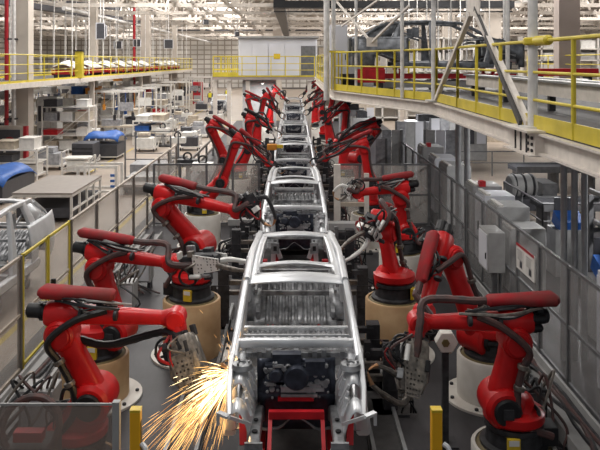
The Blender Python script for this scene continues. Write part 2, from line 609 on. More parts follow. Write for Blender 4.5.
for (x0, x1, y, lb) in [(-4.3, -1.05, 22.4, 'clear cross fence between robot cells on the aisle side'),
                        (1.35, 4.2, 22.4, 'clear cross fence between robot cells on the walkway side'),
                        (2.2, 4.2, 30.2, 'clear cross fence deeper in, under the walkway corner')]:
    n = 4 if x1 - x0 > 2.5 else 2
    fence('cross_fence', lb, (x0, y), (x1, y), [i / n for i in range(n + 1)], ZF, 'glass', 'fgrey', 'fgrey')
# smoked screen at the cell end with light-curtain posts at the opening
t = fence('cell_screen', 'smoked clear screen closing the cell end before the first robot', (-4.2, 6.75), (-1.645, 6.75), [0, .5, 1], 1.93, 'glassd', 'cab', 'cab', rw=.018)
for x, lb in [(-1.465, 'orange light-curtain post standing beside the smoked screen'), (1.335, 'orange light-curtain post standing apart on the open side of the exit')]:
    t = thing('light_curtain_post', lb, 'post', (x, 6.75, 0))
    MB().box((x, 6.75, 0.92), (0.098, 0.09, 1.84)).build('housing', 'orange', t, bevel=.006)
    MB().box((x + .052, 6.75, 0.95), (0.006, 0.05, 1.6)).build('lens_strip', 'black', t)
    MB().box((x, 6.75, 1.852), (0.1, 0.092, 0.024)).build('cap', 'yellow', t)
    MB().hose([(x + .06, 6.72, 1.55), (x + .11, 6.68, 1.5), (x + .16, 6.62, 1.25), (x + .2, 6.55, .9), (x + .2, 6.55, 0.02)], 0.024).build('guard_tube', 'silver', t)
    MB().box((x, 6.75, 0.01), (0.24, 0.24, 0.02)).build('foot_plate', 'dark', t)
# signs and boxes fixed on the grey fence
t = thing('notice_board', 'pair of white notice sheets on the grey fence panel', 'notice', (RX - .05, 13.2, 1.2))
MB().box((RX - .045, 13.25, 1.42), (0.02, 1.02, 0.46)).build('board', 'paper', t)
for i, y in enumerate((13.0, 13.52)):
    sh = MB().box((RX - .058, y, 1.42), (0.008, 0.4, 0.38)).build('sheet', 'rackw', t)
    tx = MB()
    for j in range(5):
        tx.box((RX - .063, y + .01, 1.55 - j * .04), (0.003, 0.3 - .05 * (j % 2), 0.012))
    tx.box((RX - .063, y - .06, 1.31), (0.003, 0.14, 0.12))
    o = tx.build('print', 'ink', sh, loc=t.location)
MB().box((RX - .058, 13.25, 1.64), (0.008, 1.0, 0.05)).build('header_strip', 'pipe', t)
t = thing('control_box', 'pale grey control box fixed on the fence past the notices', 'control box', (RX - .25, 14.9, .85))
MB().box((RX - .25, 14.75, 1.28), (0.34, 0.72, 0.8)).build('housing', 'cab', t, bevel=.01)
MB().box((RX - .43, 14.75, 1.28), (0.014, 0.62, 0.7)).build('door', 'cabl', t)
MB().box((RX - .445, 14.5, 1.2), (0.02, 0.03, 0.12)).build('latch', 'black', t)
MB().box((RX - .2, 14.75, .44), (.1, .1, .88)).build('stand', 'fgrey', t)

for i, (x, y, h, lb) in enumerate([(2.9, 27.2, 2.2, 'grey guard panel beside the seventh robot'), (3.7, 28.6, 2.4, 'tall grey guard panel before the machines under the walkway'),
                                (4.9, 30.2, 2.6, 'tall grey guard panel past the grey fence'), (5.6, 27.5, 2.5, 'tall pale guard panel behind the grey fence'),
                                (6.4, 30.6, 2.7, 'tall grey guard panel outermost under the walkway')]):
    t = thing('guard_screen', lb, 'panel', (x, y, 0), 'guard panels under the walkway')
    for sx in (-.6, .6):
        MB().box((x + sx, y, h / 2), (.08, .08, h)).build('post', 'fgrey', t)
    for k in range(3):
        MB().box((x - .38 + .38 * k, y, h / 2 + .08), (.35, .03, h - .2)).build('board', ('cab', 'cabl', 'boxg')[(i + k) % 3], t)

# ================================================================== MEZZANINES
ZD = 4.14


def railing(name, label, pts, post_d, z0=ZD, cat='railing', mt='yell2', hts=(1.24, 0.8, 0.41), toe=0.2):
    t = thing(name, label, cat, V((*pts[0], z0)))
    w = [V((*p, z0)) for p in pts]
    for h in hts:
        m = MB()
        for a, b in zip(w, w[1:]):
            m.tube([a + V((0, 0, h)), b + V((0, 0, h))], 0.028 if h > 1 else 0.022)
        m.build('rail', mt, t)
    if toe:
        m = MB()
        for a, b in zip(w, w[1:]):
            m.bar(a + V((0, 0, toe / 2)), b + V((0, 0, toe / 2)), 0.02, toe)
        m.build('toe_board', mt, t)
    for a, b in zip(w, w[1:]):
        n = max(1, round((b - a).length / post_d))
        for i in range(n + 1):
            p = a.lerp(b, i / n)
            m = MB()
            m.tube([p, p + V((0, 0, hts[0]))], 0.03)
            m.build('post', mt, t)
    return t


A_, B_, C_, D_ = (3.41, -.5), (3.41, 17.2), (1.38, 24.0), (1.38, 43.0)
m = MB()
pl = [A_, B_, C_, D_, (14, 43.0), (14, -.5)]
vs = [V((x, y, ZD)) for x, y in pl] + [V((x, y, ZD - .06)) for x, y in pl]
m.add(vs, [(0, 5, 4, 3, 2, 1)[::-1], (6, 7, 8, 9, 10, 11)[::-1]] + [(i, (i + 1) % 6, 6 + (i + 1) % 6, 6 + i) for i in range(6)])
struct(m.build('mezzanine_slab', 'deck'))
for a, b in ((A_, B_), (B_, C_), (C_, D_)):
    m = MB()
    for dz, w, h in ((-.035, .2, .03), (-.30, .2, .03), (-.165, .03, .25)):
        m.bar((*a, ZD + dz), (*b, ZD + dz), w, h)
    struct(m.build('mezzanine_beam', 'beam'))
for y in (0, 3, 6, 8.5, 11, 14, 17.0, 20, 24, 30, 36, 42.8):
    x0 = 3.5 if y < 17.1 else (3.5 - (y - 17.1) * .3 if y < 24 else 1.5)
    struct(MB().bar((x0, y, ZD - .2), (13.9, y, ZD - .2), .16, .24).build('mezzanine_joist', 'beam'))
for x in (7.2, 11.2):
    struct(MB().bar((x, -.3, ZD - .22), (x, 42.8, ZD - .22), .16, .28).build('mezzanine_joist', 'beam'))
# bolted splice at the foot of the column
m = MB()
m.box((3.395, 10.35, ZD - .17), (.26, 1.15, .30))
m.box((3.36, 10.35, ZD - .0), (.42, 1.2, .03))
m.box((3.36, 10.35, ZD - .325), (.36, 1.2, .02))
sp = struct(m.build('mezzanine_splice', 'beam'))
m = MB()
for i in range(2):
    for j in range(3):
        m.drum((3.25, 9.86 + i * .16, ZD - .09 - j * .085), (1, 0, 0), .026, .012, .004, 6)
for y in (10.1, 10.35, 10.6):
    m.box((3.255, y, ZD - .17), (.02, .02, .29))
struct(m.build('mezzanine_bolt', 'dark'))
railing('walkway_railing', 'yellow railing with toe board along the raised walkway over the robots', [A_, (3.41, 15.0), B_], 1.55)
railing('walkway_railing', 'yellow railing on the slanting walkway edge before the red carriers', [B_, C_], 1.25)
railing('walkway_railing', 'yellow railing running on from the walkway corner towards the cabin', [C_, (1.38, 42)], 3.0)
for x, y, r, z1 in [(3.41, 10.3, .07, 9.6), (3.36, 17.3, .058, 9.8)]:
    struct(MB().tube([(x, y, ZD), (x, y, z1)], r, n=16).lathe((x, y, ZD), [(0, .035), (.2, .035), (.2, 0)]).build('column', 'ppw'))
for x, y, r in [(2.85, 18.9, .05), (1.95, 22.4, .045), (1.12, 24.15, .10), (1.36, 24.3, .07), (5.1, 17.2, .05), (7.6, 26, .06), (6.4, 13.5, .05)]:
    struct(MB().tube([(x, y, ZD - (.0 if x > 1.3 else .35)), (x, y, 9.8)], r, n=12).build('column', 'ppw'))
# yellow guard round the corner column, sleeve on the near column
t = thing('column_guard', 'yellow slatted guard standing round the white corner column', 'guard', (1.45, 24.0, ZD))
for i in range(4):
    MB().box((1.28 + i * .11, 23.9, ZD + .63), (.045, .045, 1.26)).build('slat', 'yell2', t)
MB().box((1.45, 23.9, ZD + 1.27), (.5, .09, .07)).build('top_band', 'yell2', t)
t = tag(MB().drum((3.41, 10.3, ZD + 1.24), (0, 0, 1), .135, .055, .02).drum((3.41, 9.9, ZD + 1.24), (0, 1, 0), .07, .26, .03).build('rail_sleeve', 'yell2'),
        'bulky yellow sleeve where the railing meets the round white column', 'sleeve')
# braces
apex = V((3.4, 13.65, 6.1))
struct(MB().box(apex + V((0, 0, .3)), (.03, .9, .9)).build('brace_plate', 'beam'))
struct(MB().bar(apex + V((0, .2, -.1)), (3.4, 17.2, ZD + .05), .09, .09).build('brace', 'beam'))
struct(MB().bar(apex + V((0, -.2, -.1)), (3.4, 10.45, ZD + .05), .09, .09).build('brace', 'beam'))
struct(MB().bar(apex + V((0, -.12, -.02)), (3.33, 10.6, ZD + .05), .05, .10).build('brace', 'deck'))
struct(MB().bar((3.4, 10.3, 6.75), (3.4, 17.3, 6.75), .14, .2).build('brace_beam', 'beam'))
for a, b in (((337, 2, 23.5), (372, 43, 20.8)), ((371, 43, 20.8), (409, 6, 18.5)), ((342, 26, 23.2), (378, 0, 20.5))):
    struct(MB().bar(P(*a), P(*b), .055, .055).build('brace', 'beam'))
struct(MB().box(P(372, 42, 20.8), (.3, .1, .26)).build('brace_plate', 'beam'))
# tubes carrying the walkway
for y, xs, lb in [(12.35, (4.62, 4.80, 4.97), ''), (20.8, (4.75, 5.0), '')]:
    for x in xs:
        struct(MB().tube([(x, y, 0), (x, y, ZD - .1)], .055 if y < 15 else .085, n=12).build('column', 'tubeg'))

# things on the walkway deck
t = thing('tall_cabinet', 'tall pale grey cabinet on the walkway behind the corner column', 'cabinet', (1.62, 25.9, ZD))
MB().box((1.62, 25.9, ZD + 1.12), (.62, .5, 2.24)).build('body', 'cabl', t, bevel=.015)
MB().box((1.62, 25.64, ZD + 1.15), (.55, .02, 2.1)).build('door', 'cabl', t)
MB().box((1.86, 25.62, ZD + 1.1), (.03, .03, .2)).build('handle', 'black', t)
t = thing('equipment_screen', 'wide grey screen standing behind the tall pale cabinet', 'screen', (2.4, 28, ZD))
MB().box((2.5, 28, ZD + .95), (1.3, .08, 1.9)).build('panel', 'cab', t)
for x in (1.9, 3.1):
    MB().box((x, 28.05, ZD + .95), (.06, .06, 1.9)).build('post', 'fgrey', t)
t = thing('strip_screen', 'cream strip screen standing behind the bright red steel box', 'screen', (3.5, 31, ZD))
for i in range(9):
    MB().box((2.35 + i * .3, 31, ZD + .95), (.24, .03, 1.7)).build('strip', 'beam' if i % 3 else 'boxb', t)
MB().box((3.55, 31, ZD + 1.85), (2.9, .08, .1)).build('top_rail', 'fgrey', t)
for x in (2.15, 4.95):
    MB().box((x, 31, ZD + .95), (.07, .07, 1.9)).build('post', 'yell2', t)
# red carrier conveyor crossing the deck
t = thing('skid_conveyor', 'grey roller conveyor carrying the red skids on the walkway', 'conveyor', (4.6, 23.2, ZD))
for y in (22.9, 24.2):
    MB().box((6.3, y, ZD + .22), (7.2, .12, .2)).build('side_beam', 'cab', t)
for x in (3.1, 4.6, 6.0, 7.8, 9.0):
    MB().box((x, 23.55, ZD + .07), (.12, 1.4, .14)).build('trestle', 'dark', t)
for i in range(10):
    MB().cyl((3.1 + i * .7, 22.95, ZD + .34), (3.1 + i * .7, 24.15, ZD + .34), .05, n=10).build('roller', 'tubeg', t)


def skid(loc, label, L=4.3, ends=True, rz=0.0):
    """red welded skid that carries a body: two runners, cross members, upright pads"""
    t = thing('body_skid', label, 'skid', loc, None, absolute=False, rz=rz)
    for s in (-1, 1):
        m = MB().box((s * .40, 0, .09), (.10, L, .15))
        m.build('runner', 'carrier', t)
    for y in (-L * .30, L * .05, L * .36):
        MB().box((0, y, .10), (.86, .11, .12)).build('cross_member', 'carrier', t)
    for s in (-1, 1):
        for y in (-L * .33, L * .3):
            m = MB()
            m.bar((s * .5, y, .12), (s * .66, y, .30), .09, .09, ref=(0, 1, 0))
            m.box((s * .66, y, .31), (.14, .14, .05))
            m.build('support_pad', 'carrier', t)
    return t


t = skid((4.75, 23.3, ZD + .39), 'red skid under the dark body on the walkway conveyor', 4.6, rz=PI / 2)
t = thing('red_crate', 'bright red steel box at the end of the walkway conveyor', 'crate', (2.42, 22.6, ZD))
MB().box((2.42, 22.6, ZD + .50), (.86, .45, .42)).build('box', 'carrier', t, bevel=.01)
MB().box((2.5, 22.65, ZD + .74), (.66, .36, .08)).build('lid', 'pipe', t)
for x in (2.1, 2.75):
    MB().box((x, 22.6, ZD + .14), (.08, .4, .28)).build('leg', 'dark', t)
t = thing('dark_bin', 'low black bin on the walkway beside the tall pale cabinet', 'bin', (2.35, 23.8, ZD))
MB().box((2.0, 24.5, ZD + .42), (.8, .6, .22)).build('tray', 'boxd', t)
MB().box((2.0, 24.5, ZD + .16), (.7, .5, .32)).build('base', 'black', t)
for i, (x, L0, L1, z, mm, lb) in enumerate([(5.0, 7.5, 20.5, .30, 'beam', 'long cream conveyor beam on the walkway just inside the railing'),
                                            (6.2, 7.5, 21, .26, 'cab', 'long grey conveyor beam behind the cream one on the walkway')]):
    t = thing('conveyor_rail', lb, 'conveyor', (x, L0, ZD))
    MB().box((x, (L0 + L1) / 2, ZD + z + .12), (.2, L1 - L0, .26)).build('beam', mm, t)
    MB().box((x, (L0 + L1) / 2, ZD + z + .27), (.36, L1 - L0, .04)).build('track', 'tubeg', t)
    for k in range(5):
        y = L0 + .5 + k * (L1 - L0 - 1) / 4
        MB().box((x, y, ZD + z / 2), (.12, .12, z)).build('leg', 'dark', t)
t = thing('red_hopper', 'dark red box on the walkway before the taupe column', 'box', (11.2, 30, ZD))
MB().box((11.2, 30, ZD + .5), (2.6, .8, .3)).build('tray', 'carrier', t)
for x in (10.2, 12.2):
    MB().box((x, 30, ZD + .18), (.15, .6, .36)).build('leg', 'dark', t)
railing('walkway_railing', 'thin yellow railing on the far side of the walkway by the taupe column', [(13.6, 8), (13.6, 42)], 3.4, toe=.12)

# long walkway over the aisle and the cross deck with the cabin
def deckbox(name, x0, x1, y0, y1, z, mt='deck'):
    return struct(MB().box(((x0 + x1) / 2, (y0 + y1) / 2, z - .05), (x1 - x0, y1 - y0, .1)).build(name, mt))


deckbox('mezzanine_slab', -16.5, -12.0, 20, 86, ZD)
struct(MB().bar((-12.0, 20, ZD - .12), (-12.0, 86, ZD - .12), .2, .24).build('mezzanine_beam', 'beam'))
deckbox('mezzanine_slab', -4.9, 1.3, 44, 52, ZD)
struct(MB().bar((-4.9, 44, ZD - .1), (1.3, 44, ZD - .1), .2, .16).build('mezzanine_beam', 'taupe'))
railing('walkway_railing', 'yellow railing of the long raised walkway above the aisle racks', [(-12.0, 20), (-12.0, 86)], 2.1, toe=.1)
railing('walkway_railing', 'yellow railing on the back of the long raised walkway above the aisle', [(-16.4, 30), (-16.4, 86)], 3, toe=.12)
railing('walkway_railing', 'yellow railing on the cross deck before the pale cabin', [(-4.85, 43.9), (1.3, 43.9)], .9, toe=.09)
railing('walkway_railing', 'yellow railing on the back edge of the cross deck', [(-4.85, 51.8), (-3.6, 51.8)], .6, toe=.09)
for i, (x, y) in enumerate([(-5.0, 45.5), (-4.4, 47), (-5.4, 49)]):
    railing('stair_railing', ['yellow stair railing at the front of the cross deck gap', 'yellow stair railing in the middle of the cross deck gap', 'yellow stair railing at the back of the cross deck gap'][i],
            [(x, y), (x + 1.5, y)], .5, toe=.2)
for x, y in [(-12.2, 29.5), (-12.2, 44), (-12.2, 58), (-12.2, 72), (-4.75, 44.2), (-3.9, 44.2), (-2.75, 44.2), (1.0, 44.2)]:
    struct(MB().box((x, y, (ZD - .25) / 2), (.24, .24, ZD - .25)).build('column', 'beam' if x > -12.1 else 'colm'))
t = thing('steel_cabin', 'pale grey cabin with panelled front on the cross deck', 'cabin', (-1.0, 46.4, ZD))
MB().box((-.95, 46.5, ZD + 1.2), (4.9, 2.6, 2.4)).build('shell', 'cabl', t, bevel=.03)
for i in range(3):
    MB().box((-2.05 + i * 1.02, 45.18, ZD + 1.0), (.98, .04, 1.95)).build('front_panel', 'cabl', t, bevel=.008)
MB().box((-1.0, 45.15, ZD + 1.25), (.4, .02, .32)).build('yellow_sign', 'yellow', t)
MB().box((.95, 45.18, ZD + .95), (.9, .03, 1.9)).build('door', 'fgrey', t)
MB().box((-.95, 46.4, ZD + 2.45), (5.1, 2.8, .1)).build('roof', 'cab', t)
struct(MB().box((-2.2, 47.5, 1.95), (2.2, .2, 3.9)).build('partition_back', 'cab'))
t = thing('yellow_post', 'bulky yellow post on the long raised walkway railing', 'post', (-11.8, 40.5, ZD))
MB().box((-11.95, 40.5, ZD + .75), (.4, .4, 1.5)).build('housing', 'yell2', t, bevel=.03)
MB().box((-11.95, 40.5, ZD + 1.53), (.5, .5, .06)).build('cap', 'dark', t)
# skids and pale parts queued on the long walkway
k = 0
for y in (42, 46, 50, 54, 58, 62, 69.5, 73.5, 77.5):
    tn = ORD[k]
    xc = -12.95
    t = thing('part_carrier', f'{tn} pale part on red carrier queued on the raised walkway', 'carrier', (-12.95, y, ZD))
    for s in (-1, 1):
        MB().box((xc + s * .5, y, ZD + .35), (.16, 3.0, .22)).build('runner', 'carrier' if k % 3 else 'amber', t)
    for yy in (-1.2, 1.2):
        MB().box((xc, y + yy, ZD + .3), (1.25, .14, .3)).build('cross_member', 'carrier', t)
        MB().box((xc, y + yy, ZD + .1), (1.0, .2, .2)).build('foot', 'dark', t)
    m = MB()
    m.grid(6, 6, lambda u, v: V((xc - .65 + 1.3 * u, y - 1.4 + 2.8 * v, ZD + .55 + .45 * math.sin(PI * u) * math.sin(PI * (.15 + .8 * v)))))
    m.build('pressed_part', 'alu', t, solid=.03)
    k += 1

# ================================================================== ROBOTS
def pedestal(x, y, z, mt, label, r=.5):
    t = thing('robot_pedestal', label, 'pedestal', (x, y, 0), 'robot pedestals')
    MB().lathe((x, y, 0), [(r, .03), (r, z - .02), (r - .015, z), (r - .05, z), (r - .05, z - .03), (0, z - .03)], n=36).build('drum', mt, t)
    MB().lathe((x, y, 0), [(0, .001), (r + .2, .001), (r + .2, .035), (r, .04)], n=36).build('flange', 'white', t)
    MB().lathe((x, y, z - .028), [(r - .05, 0), (r - .1, .035), (0, .035)], n=30).build('top_ring', 'olive', t)
    for i in range(8):
        a = 2 * PI * i / 8 + .2
        MB().drum((x + math.cos(a) * (r + .12), y + math.sin(a) * (r + .12), .05), (0, 0, 1), .03, .018, .005, 6).build('bolt', 'dark', t)
    return t


def robot(label, B, S, E, W, G, T, gun='box', lod=0, bo=.24, bsign=None, duct=(-.42, .55), seed=1, duct_mat='dred', hose_mat='hose', capdark=True, big=False, tk=None, top_hose=True, gw=1.0):
    rnd = random.Random(seed)
    B, S, E, W, G, T = map(V, (B, S, E, W, G, T))
    tk = tk or (.90 if lod == 0 else .76)          # overall build size of this robot
    S, E, W, G, T = [B + (p - B) / tk for p in (S, E, W, G, T)]
    t = thing('welding_robot', label, 'robot', B, 'red welding robots')
    t.scale = (tk, tk, tk)
    up = V((0, 0, 1))
    h = V((W.x - B.x, W.y - B.y, 0))
    if h.length < .3:
        h = V((-1 if B.x > 0 else 1, 0, 0))
    h.normalize()
    n = V((-h.y, h.x, 0))
    if n.y > 0:
        n = -n                       # n points towards the open end of the cell
    nn = 20 if lod == 0 else 12
    # base casting
    MB().lathe(B, [(.44, .0), (.44, .05), (.37, .07), (.35, .24), (.39, .27), (.39, .33), (0, .33)], n=nn + 6).build('base', 'dark', t)
    if lod < 2:
        MB().box(B - h * .42 + V((0, 0, .16)), (.26, .3, .24), M4.Rotation(math.atan2(h.y, h.x), 3, 'Z')).build('connector_box', 'black', t, bevel=.012)
        c = B + n * .40 + h * .12 + V((0, 0, .17))
        rot = M4.Rotation(math.atan2(h.y, h.x), 3, 'Z')
        lb = MB().box(c, (.16, .05, .2), rot).build('label_plate', 'yellow', t)
        MB().box(c + n * .028 + V((0, 0, .055)), (.13, .006, .07), rot).build('white_field', 'paper', lb, loc=B)
    # turret with shoulder
    tc = B + V((0, 0, .34))
    m = MB().lathe(tc, [(.36, 0), (.40, .04), (.40, .14), (.30, .2), (0, .2)], n=nn + 4)
    m.loft([tc + V((0, 0, .08)), tc.lerp(S, .5) + V((0, 0, .06)), S], [(.33, .32), (.28, .29), (.24, .28)], ref=h, n=nn, p=2.6)
    m.drum(S, n, .265, .29, .05, nn + 4)
    m.build('turret', 'red', t)
    for s in (1, -1):
        m = MB().drum(S + n * s * .31, n, .175, .035, .02, nn)
        cp = m.build('shoulder_motor', 'black', t)
        if lod < 2:
            MB().box(S + n * s * .36, (.13, .03, .13), rot).build('terminal_box', 'dark', cp, loc=B)
    # lower arm
    la = (E - S)
    L = la.length
    lar = la.normalized()
    side = n * .05
    m = MB()
    fr = frame(lar, h)[0]
    m.loft([S + side - lar * .10, S + side + lar * .12, S + side + lar * L * .35 + fr * .03, S + side + lar * L * .7 + fr * .02, E + side - lar * .06, E + side + lar * .12],
           [(.19, .13), (.22, .15), (.175, .135), (.155, .12), (.18, .13), (.13, .11)], ref=h, n=nn, p=3.2)
    m.drum(S + side, n, .25, .2, .03, nn + 4)
    m.drum(E + side, n, .20, .19, .03, nn + 4)
    m.build('lower_arm', 'red', t)
    if lod < 2:
        MB().drum(E + side + n * .2, n, .155, .02, .012, nn).build('elbow_cap', 'red', t)
    # upper arm
    a0 = (W - E)
    a0.normalize()
    b = n.cross(a0)
    ref = (E - S) if bsign is None else V(bsign)
    if b.dot(ref) < 0:
        b = -b
    st = E + b * bo
    ax = (W - st)
    UL = ax.length
    ax.normalize()
    b2 = (b - ax * ax.dot(b)).normalized()
    nw = ax.cross(b2)
    m = MB()
    m.loft([st - ax * .20, st - ax * .15, st + ax * .12, st + ax * .28, st + ax * (UL * .5), st + ax * (UL - .16), st + ax * (UL - .10)],
           [(.14, .16), (.165, .185), (.165, .185), (.125, .135), (.11, .115), (.088, .092), (.08, .085)], ref=b2, n=nn, p=2.7)
    m.loft([E - b * .02, st + b2 * .02], [(.2, .17), (.19, .18)], ref=ax, n=nn, p=2.8)
    m.build('upper_arm', 'red', t)
    for (u, w, rr, ln) in ((.04, .05, .10, .25), (.05, -.10, .065, .17), (-.08, -.07, .06, .13)):
        c = st - ax * .18 + b2 * u + nw * w
        m = MB().cyl(c, c - ax * ln, rr, rr * .96, nn)
        m.cyl(c - ax * ln * .25, c - ax * (ln * .25 + .03), rr * 1.1, n=nn).cyl(c - ax * (ln - .05), c - ax * (ln + .02), rr * .7, rr * .6, n=nn)
        m.build('axis_motor', 'black', t)
    # wrist
    g = (G - W)
    GL = g.length
    g.normalize()
    m = MB()
    m.loft([W - ax * .22, W - ax * .12, W - ax * .02, W + ax * .06, W + ax * .11], [.085, .115, .135, .125, .08], ref=b2, n=nn)
    m.drum(W, nw if abs(nw.dot(g)) < .8 else b2, .135, .15, .03, nn)
    m.loft([W, W + g * .13, W + g * .2], [(.12, .12), (.115, .115), (.10, .10)], ref=b2, n=nn)
    m.build('wrist', 'red', t)
    MB().cyl(W + g * .19, W + g * .235, .11, n=nn).build('tool_flange', 'dark', t)
    # dress pack
    d0 = st + b2 * .29 + ax * duct[0] - n * -.02
    d1 = st + b2 * .27 + ax * (UL * duct[1])
    hh = [(.04, .07), (.078, .12), (.082, .125), (.08, .12), (.072, .105), (.045, .065)] if not big else [(.045, .12), (.085, .18), (.085, .17), (.08, .135), (.075, .12), (.05, .08)]
    m = MB()
    fr = [0, .06, .30, .55, .96, 1]
    m.loft([d0.lerp(d1, f) for f in fr], hh, ref=b2, n=nn, p=2.5)
    dk = m.build('cable_duct', duct_mat, t)
    if lod < 2:
        for f in (.25, .8):
            c = d0.lerp(d1, f)
            MB().box(c - b2 * .12, (.08, .08, .12), rot).build('duct_bracket', 'dark', t)
    hr = .05
    mid = W + b2 * .24 - ax * .12
    m = MB().hose([E - b2 * .1 + ax * .2, E - b2 * .16 + ax * (UL * .4), W - b2 * .22 - ax * .3, W - ax * .05 - b2 * .16 + n * .1, W + g * .3 + n * .14, W + g * (GL * .6) + n * .08] if not top_hose else [d1 - ax * .05, d1 + ax * .16, mid + b2 * .05, W + b2 * .06 + n * .17, W + g * .25 + n * .16, W + g * (GL * .6) + n * .08], hr, n=8 if lod == 0 else 6, k=7, rings=lod == 0)
    m.build('dress_hose', hose_mat, t)
    q1 = d1 + ax * (.05) - b2 * .18 + n * .22
    m = MB().hose([st + ax * UL * .42 + b2 * .12 + n * .16, st + ax * .25 + n * .27, E + n * .32 - lar * .05 - ax * .12, E.lerp(S, .35) + n * .26 - fr_(lar, h) * .1,
                   E.lerp(S, .75) + n * .26 - fr_(lar, h) * .1, S + n * .28 - h * .22 - V((0, 0, .16)), B + n * .30 - h * .42 + V((0, 0, .25))], hr * .95, n=8 if lod == 0 else 6, k=6)
    m.build('dress_hose', hose_mat, t)
    if lod == 0:
        for f in (.3, .62):
            c = E.lerp(S, f) + n * .27 - fr_(lar, h) * .1
            MB().drum(c, lar, .075, .03, .008, 12).build('hose_clamp', 'steel', t)
        for f in (.2, .5):
            c = st + ax * (UL * f) + n * .17 + b2 * .06
            MB().drum(c, ax, .07, .025, .008, 12).build('hose_clamp', 'dark', t)
        for i in range(9):
            f0, f1 = rnd.uniform(.0, .2), rnd.uniform(.35, .6)
            p0 = d0.lerp(d1, f0 + .2) - b2 * .08 + n * rnd.uniform(-.1, .14)
            p1 = st + ax * (UL * f1) + b2 * .13 + n * rnd.uniform(-.08, .14)
            mp = (p0 + p1) / 2 + n * rnd.uniform(.08, .26) + b2 * rnd.uniform(-.12, .12)
            MB().hose([p0, mp, p1], rnd.choice((.012, .016, .02)), n=5, k=6).build('arm_cable', ('black', 'steel', 'dark', 'cab', 'black')[i % 5], t)
        # loose cables about the base
        for i in range(11):
            a = rnd.uniform(0, 6.28)
            p0 = B + V((math.cos(a) * .36, math.sin(a) * .36, .3))
            p1 = S - h * (.2 + .1 * rnd.random()) + V((rnd.uniform(-.1, .1), rnd.uniform(-.2, .2), -.05))
            mp = (p0 + p1) / 2 - h * rnd.uniform(.12, .35) + V((0, rnd.uniform(-.15, .15), rnd.uniform(.0, .25)))
            MB().hose([p0, mp, p1], rnd.choice((.015, .02, .028)), n=5, k=6).build('cable', ('black', 'dark', 'black', 'steel', 'hose')[i % 5], t)
    if lod:
        for i in range(5):
            p0 = st + ax * (UL * rnd.uniform(-.1, .5)) + b2 * .2 + n * rnd.uniform(-.1, .15)
            p1 = W + g * (GL * rnd.uniform(0, .5)) + n * rnd.uniform(-.1, .2)
            mp = (p0 + p1) / 2 + n * rnd.uniform(.05, .35) + b2 * rnd.uniform(-.4, .45)
            MB().hose([p0, mp, p1], rnd.choice((.025, .04)), n=5, k=5).build('arm_cable', ('black', 'dark', 'hose')[i % 3], t)
    # spot-welding gun
    ga, gb = frame(g, n)             # ga ~ along n, gb sideways
    bw = {'box': .17, 'plate': .14, 'arm': .1}[gun] * gw
    m = MB()
    m.loft([W + g * .235, W + g * .30, W + g * (GL * .78), W + g * (GL * .95)], [(bw * .7, bw * .8), (bw * .9, bw), (bw * .9, bw * 1.2), (bw * .6, bw * .9)], ref=ga, n=12, p=5)
    m.build('gun_body', 'steel' if gun == 'box' else 'dark', t)
    if lod < 2:
        m = MB().box(W + g * (GL * .45) + gb * .18, (.17, .17, .2), frame_rot(g, ga))
        m.box(W + g * (GL * .45) + gb * .27, (.1, .1, .03), frame_rot(g, ga))
        m.build('transformer', 'dark', t, bevel=.01)
    ncell = max(3, int(GL * .68 / .065))
    for s in (-1, 1):
        o = W + g * (GL * .52) + ga * (s * (bw + .012) - .006)
        m = MB().holes(o, gb, g, 5 if lod == 0 else 3, max(3, ncell - 1) if lod == 0 else 3, .058 if lod == 0 else .08, .25, .012, 1.1, .6, seed=seed * 3 + s)
        m.build('gun_plate', 'steel' if gun == 'box' else 'alu' if gun == 'plate' else 'dark', t)
    # two electrode arms closing on the sheet
    out = (T - G)
    TL = max(out.length, .2)
    o_ = out.normalized() if out.length > 1e-3 else g
    q, _r = frame(o_, g)
    for s in (-1, 1):
        m = MB()
        m.loft(crom([G - g * .12 + q * s * .05, G + q * s * .13 + o_ * .08, G + q * s * .15 + o_ * TL * .55, G + q * s * .12 + o_ * TL * .86], 5), [.042] * 6 + [.034] * 5 + [.028] * 5, ref=n, n=8, p=3)
        arm = m.build('electrode_arm', 'steel' if s < 0 or gun == 'box' else 'dark' if gun == 'arm' else 'alu', t)
        MB().loft([G + q * s * .12 + o_ * TL * .84, G + q * s * .07 + o_ * TL * .93, T + q * s * .012], [.03, .022, .010], ref=n, n=8).build('electrode_tip', 'copper', arm, loc=B)
    if lod == 0:
        for i in range(12):
            p0 = W + ga * rnd.uniform(-.12, .16) + gb * rnd.uniform(-.1, .14) + g * .2
            p1 = W + g * GL * rnd.uniform(.55, 1.0) + gb * rnd.uniform(-.15, .15) + ga * rnd.uniform(-.15, .15)
            mp = (p0 + p1) / 2 + gb * rnd.uniform(-.1, .34) + ga * rnd.uniform(-.25, .25)
            MB().hose([p0, mp, p1], rnd.choice((.012, .016, .02)), n=5, k=6).build('gun_cable', rnd.choice(('black', 'black', 'hose', 'dred', 'steel')), t)
        for i in range(8):
            c = W + g * (GL * rnd.uniform(.22, .8)) + gb * rnd.choice((-1, 1)) * rnd.uniform(.12, .2) + ga * rnd.uniform(-.2, .2)
            MB().box(c, (rnd.uniform(.04, .14), rnd.uniform(.04, .12), rnd.uniform(.04, .16)), frame_rot(g, ga)).build('gun_block', rnd.choice(('dark', 'black', 'silver2', 'steel', 'alu')), t, bevel=.006)
        MB().hose([W + gb * (.2 + .14 * math.cos(q_)) + g * (GL * .35 + .16 * math.sin(q_)) + n * .14 for q_ in [k_ * PI / 4 for k_ in range(9)]], .02, n=6, k=3).build('hose_loop', 'black', t)
        for i in range(3):
            c = W + g * (GL * rnd.uniform(.3, .7)) + gb * rnd.uniform(-.2, .2) + ga * rnd.uniform(-.18, .18)
            MB().cyl(c - g * .1, c + g * .1, .035, n=10).build('gun_cylinder', rnd.choice(('dark', 'silver2', 'alu')), t)
    return t


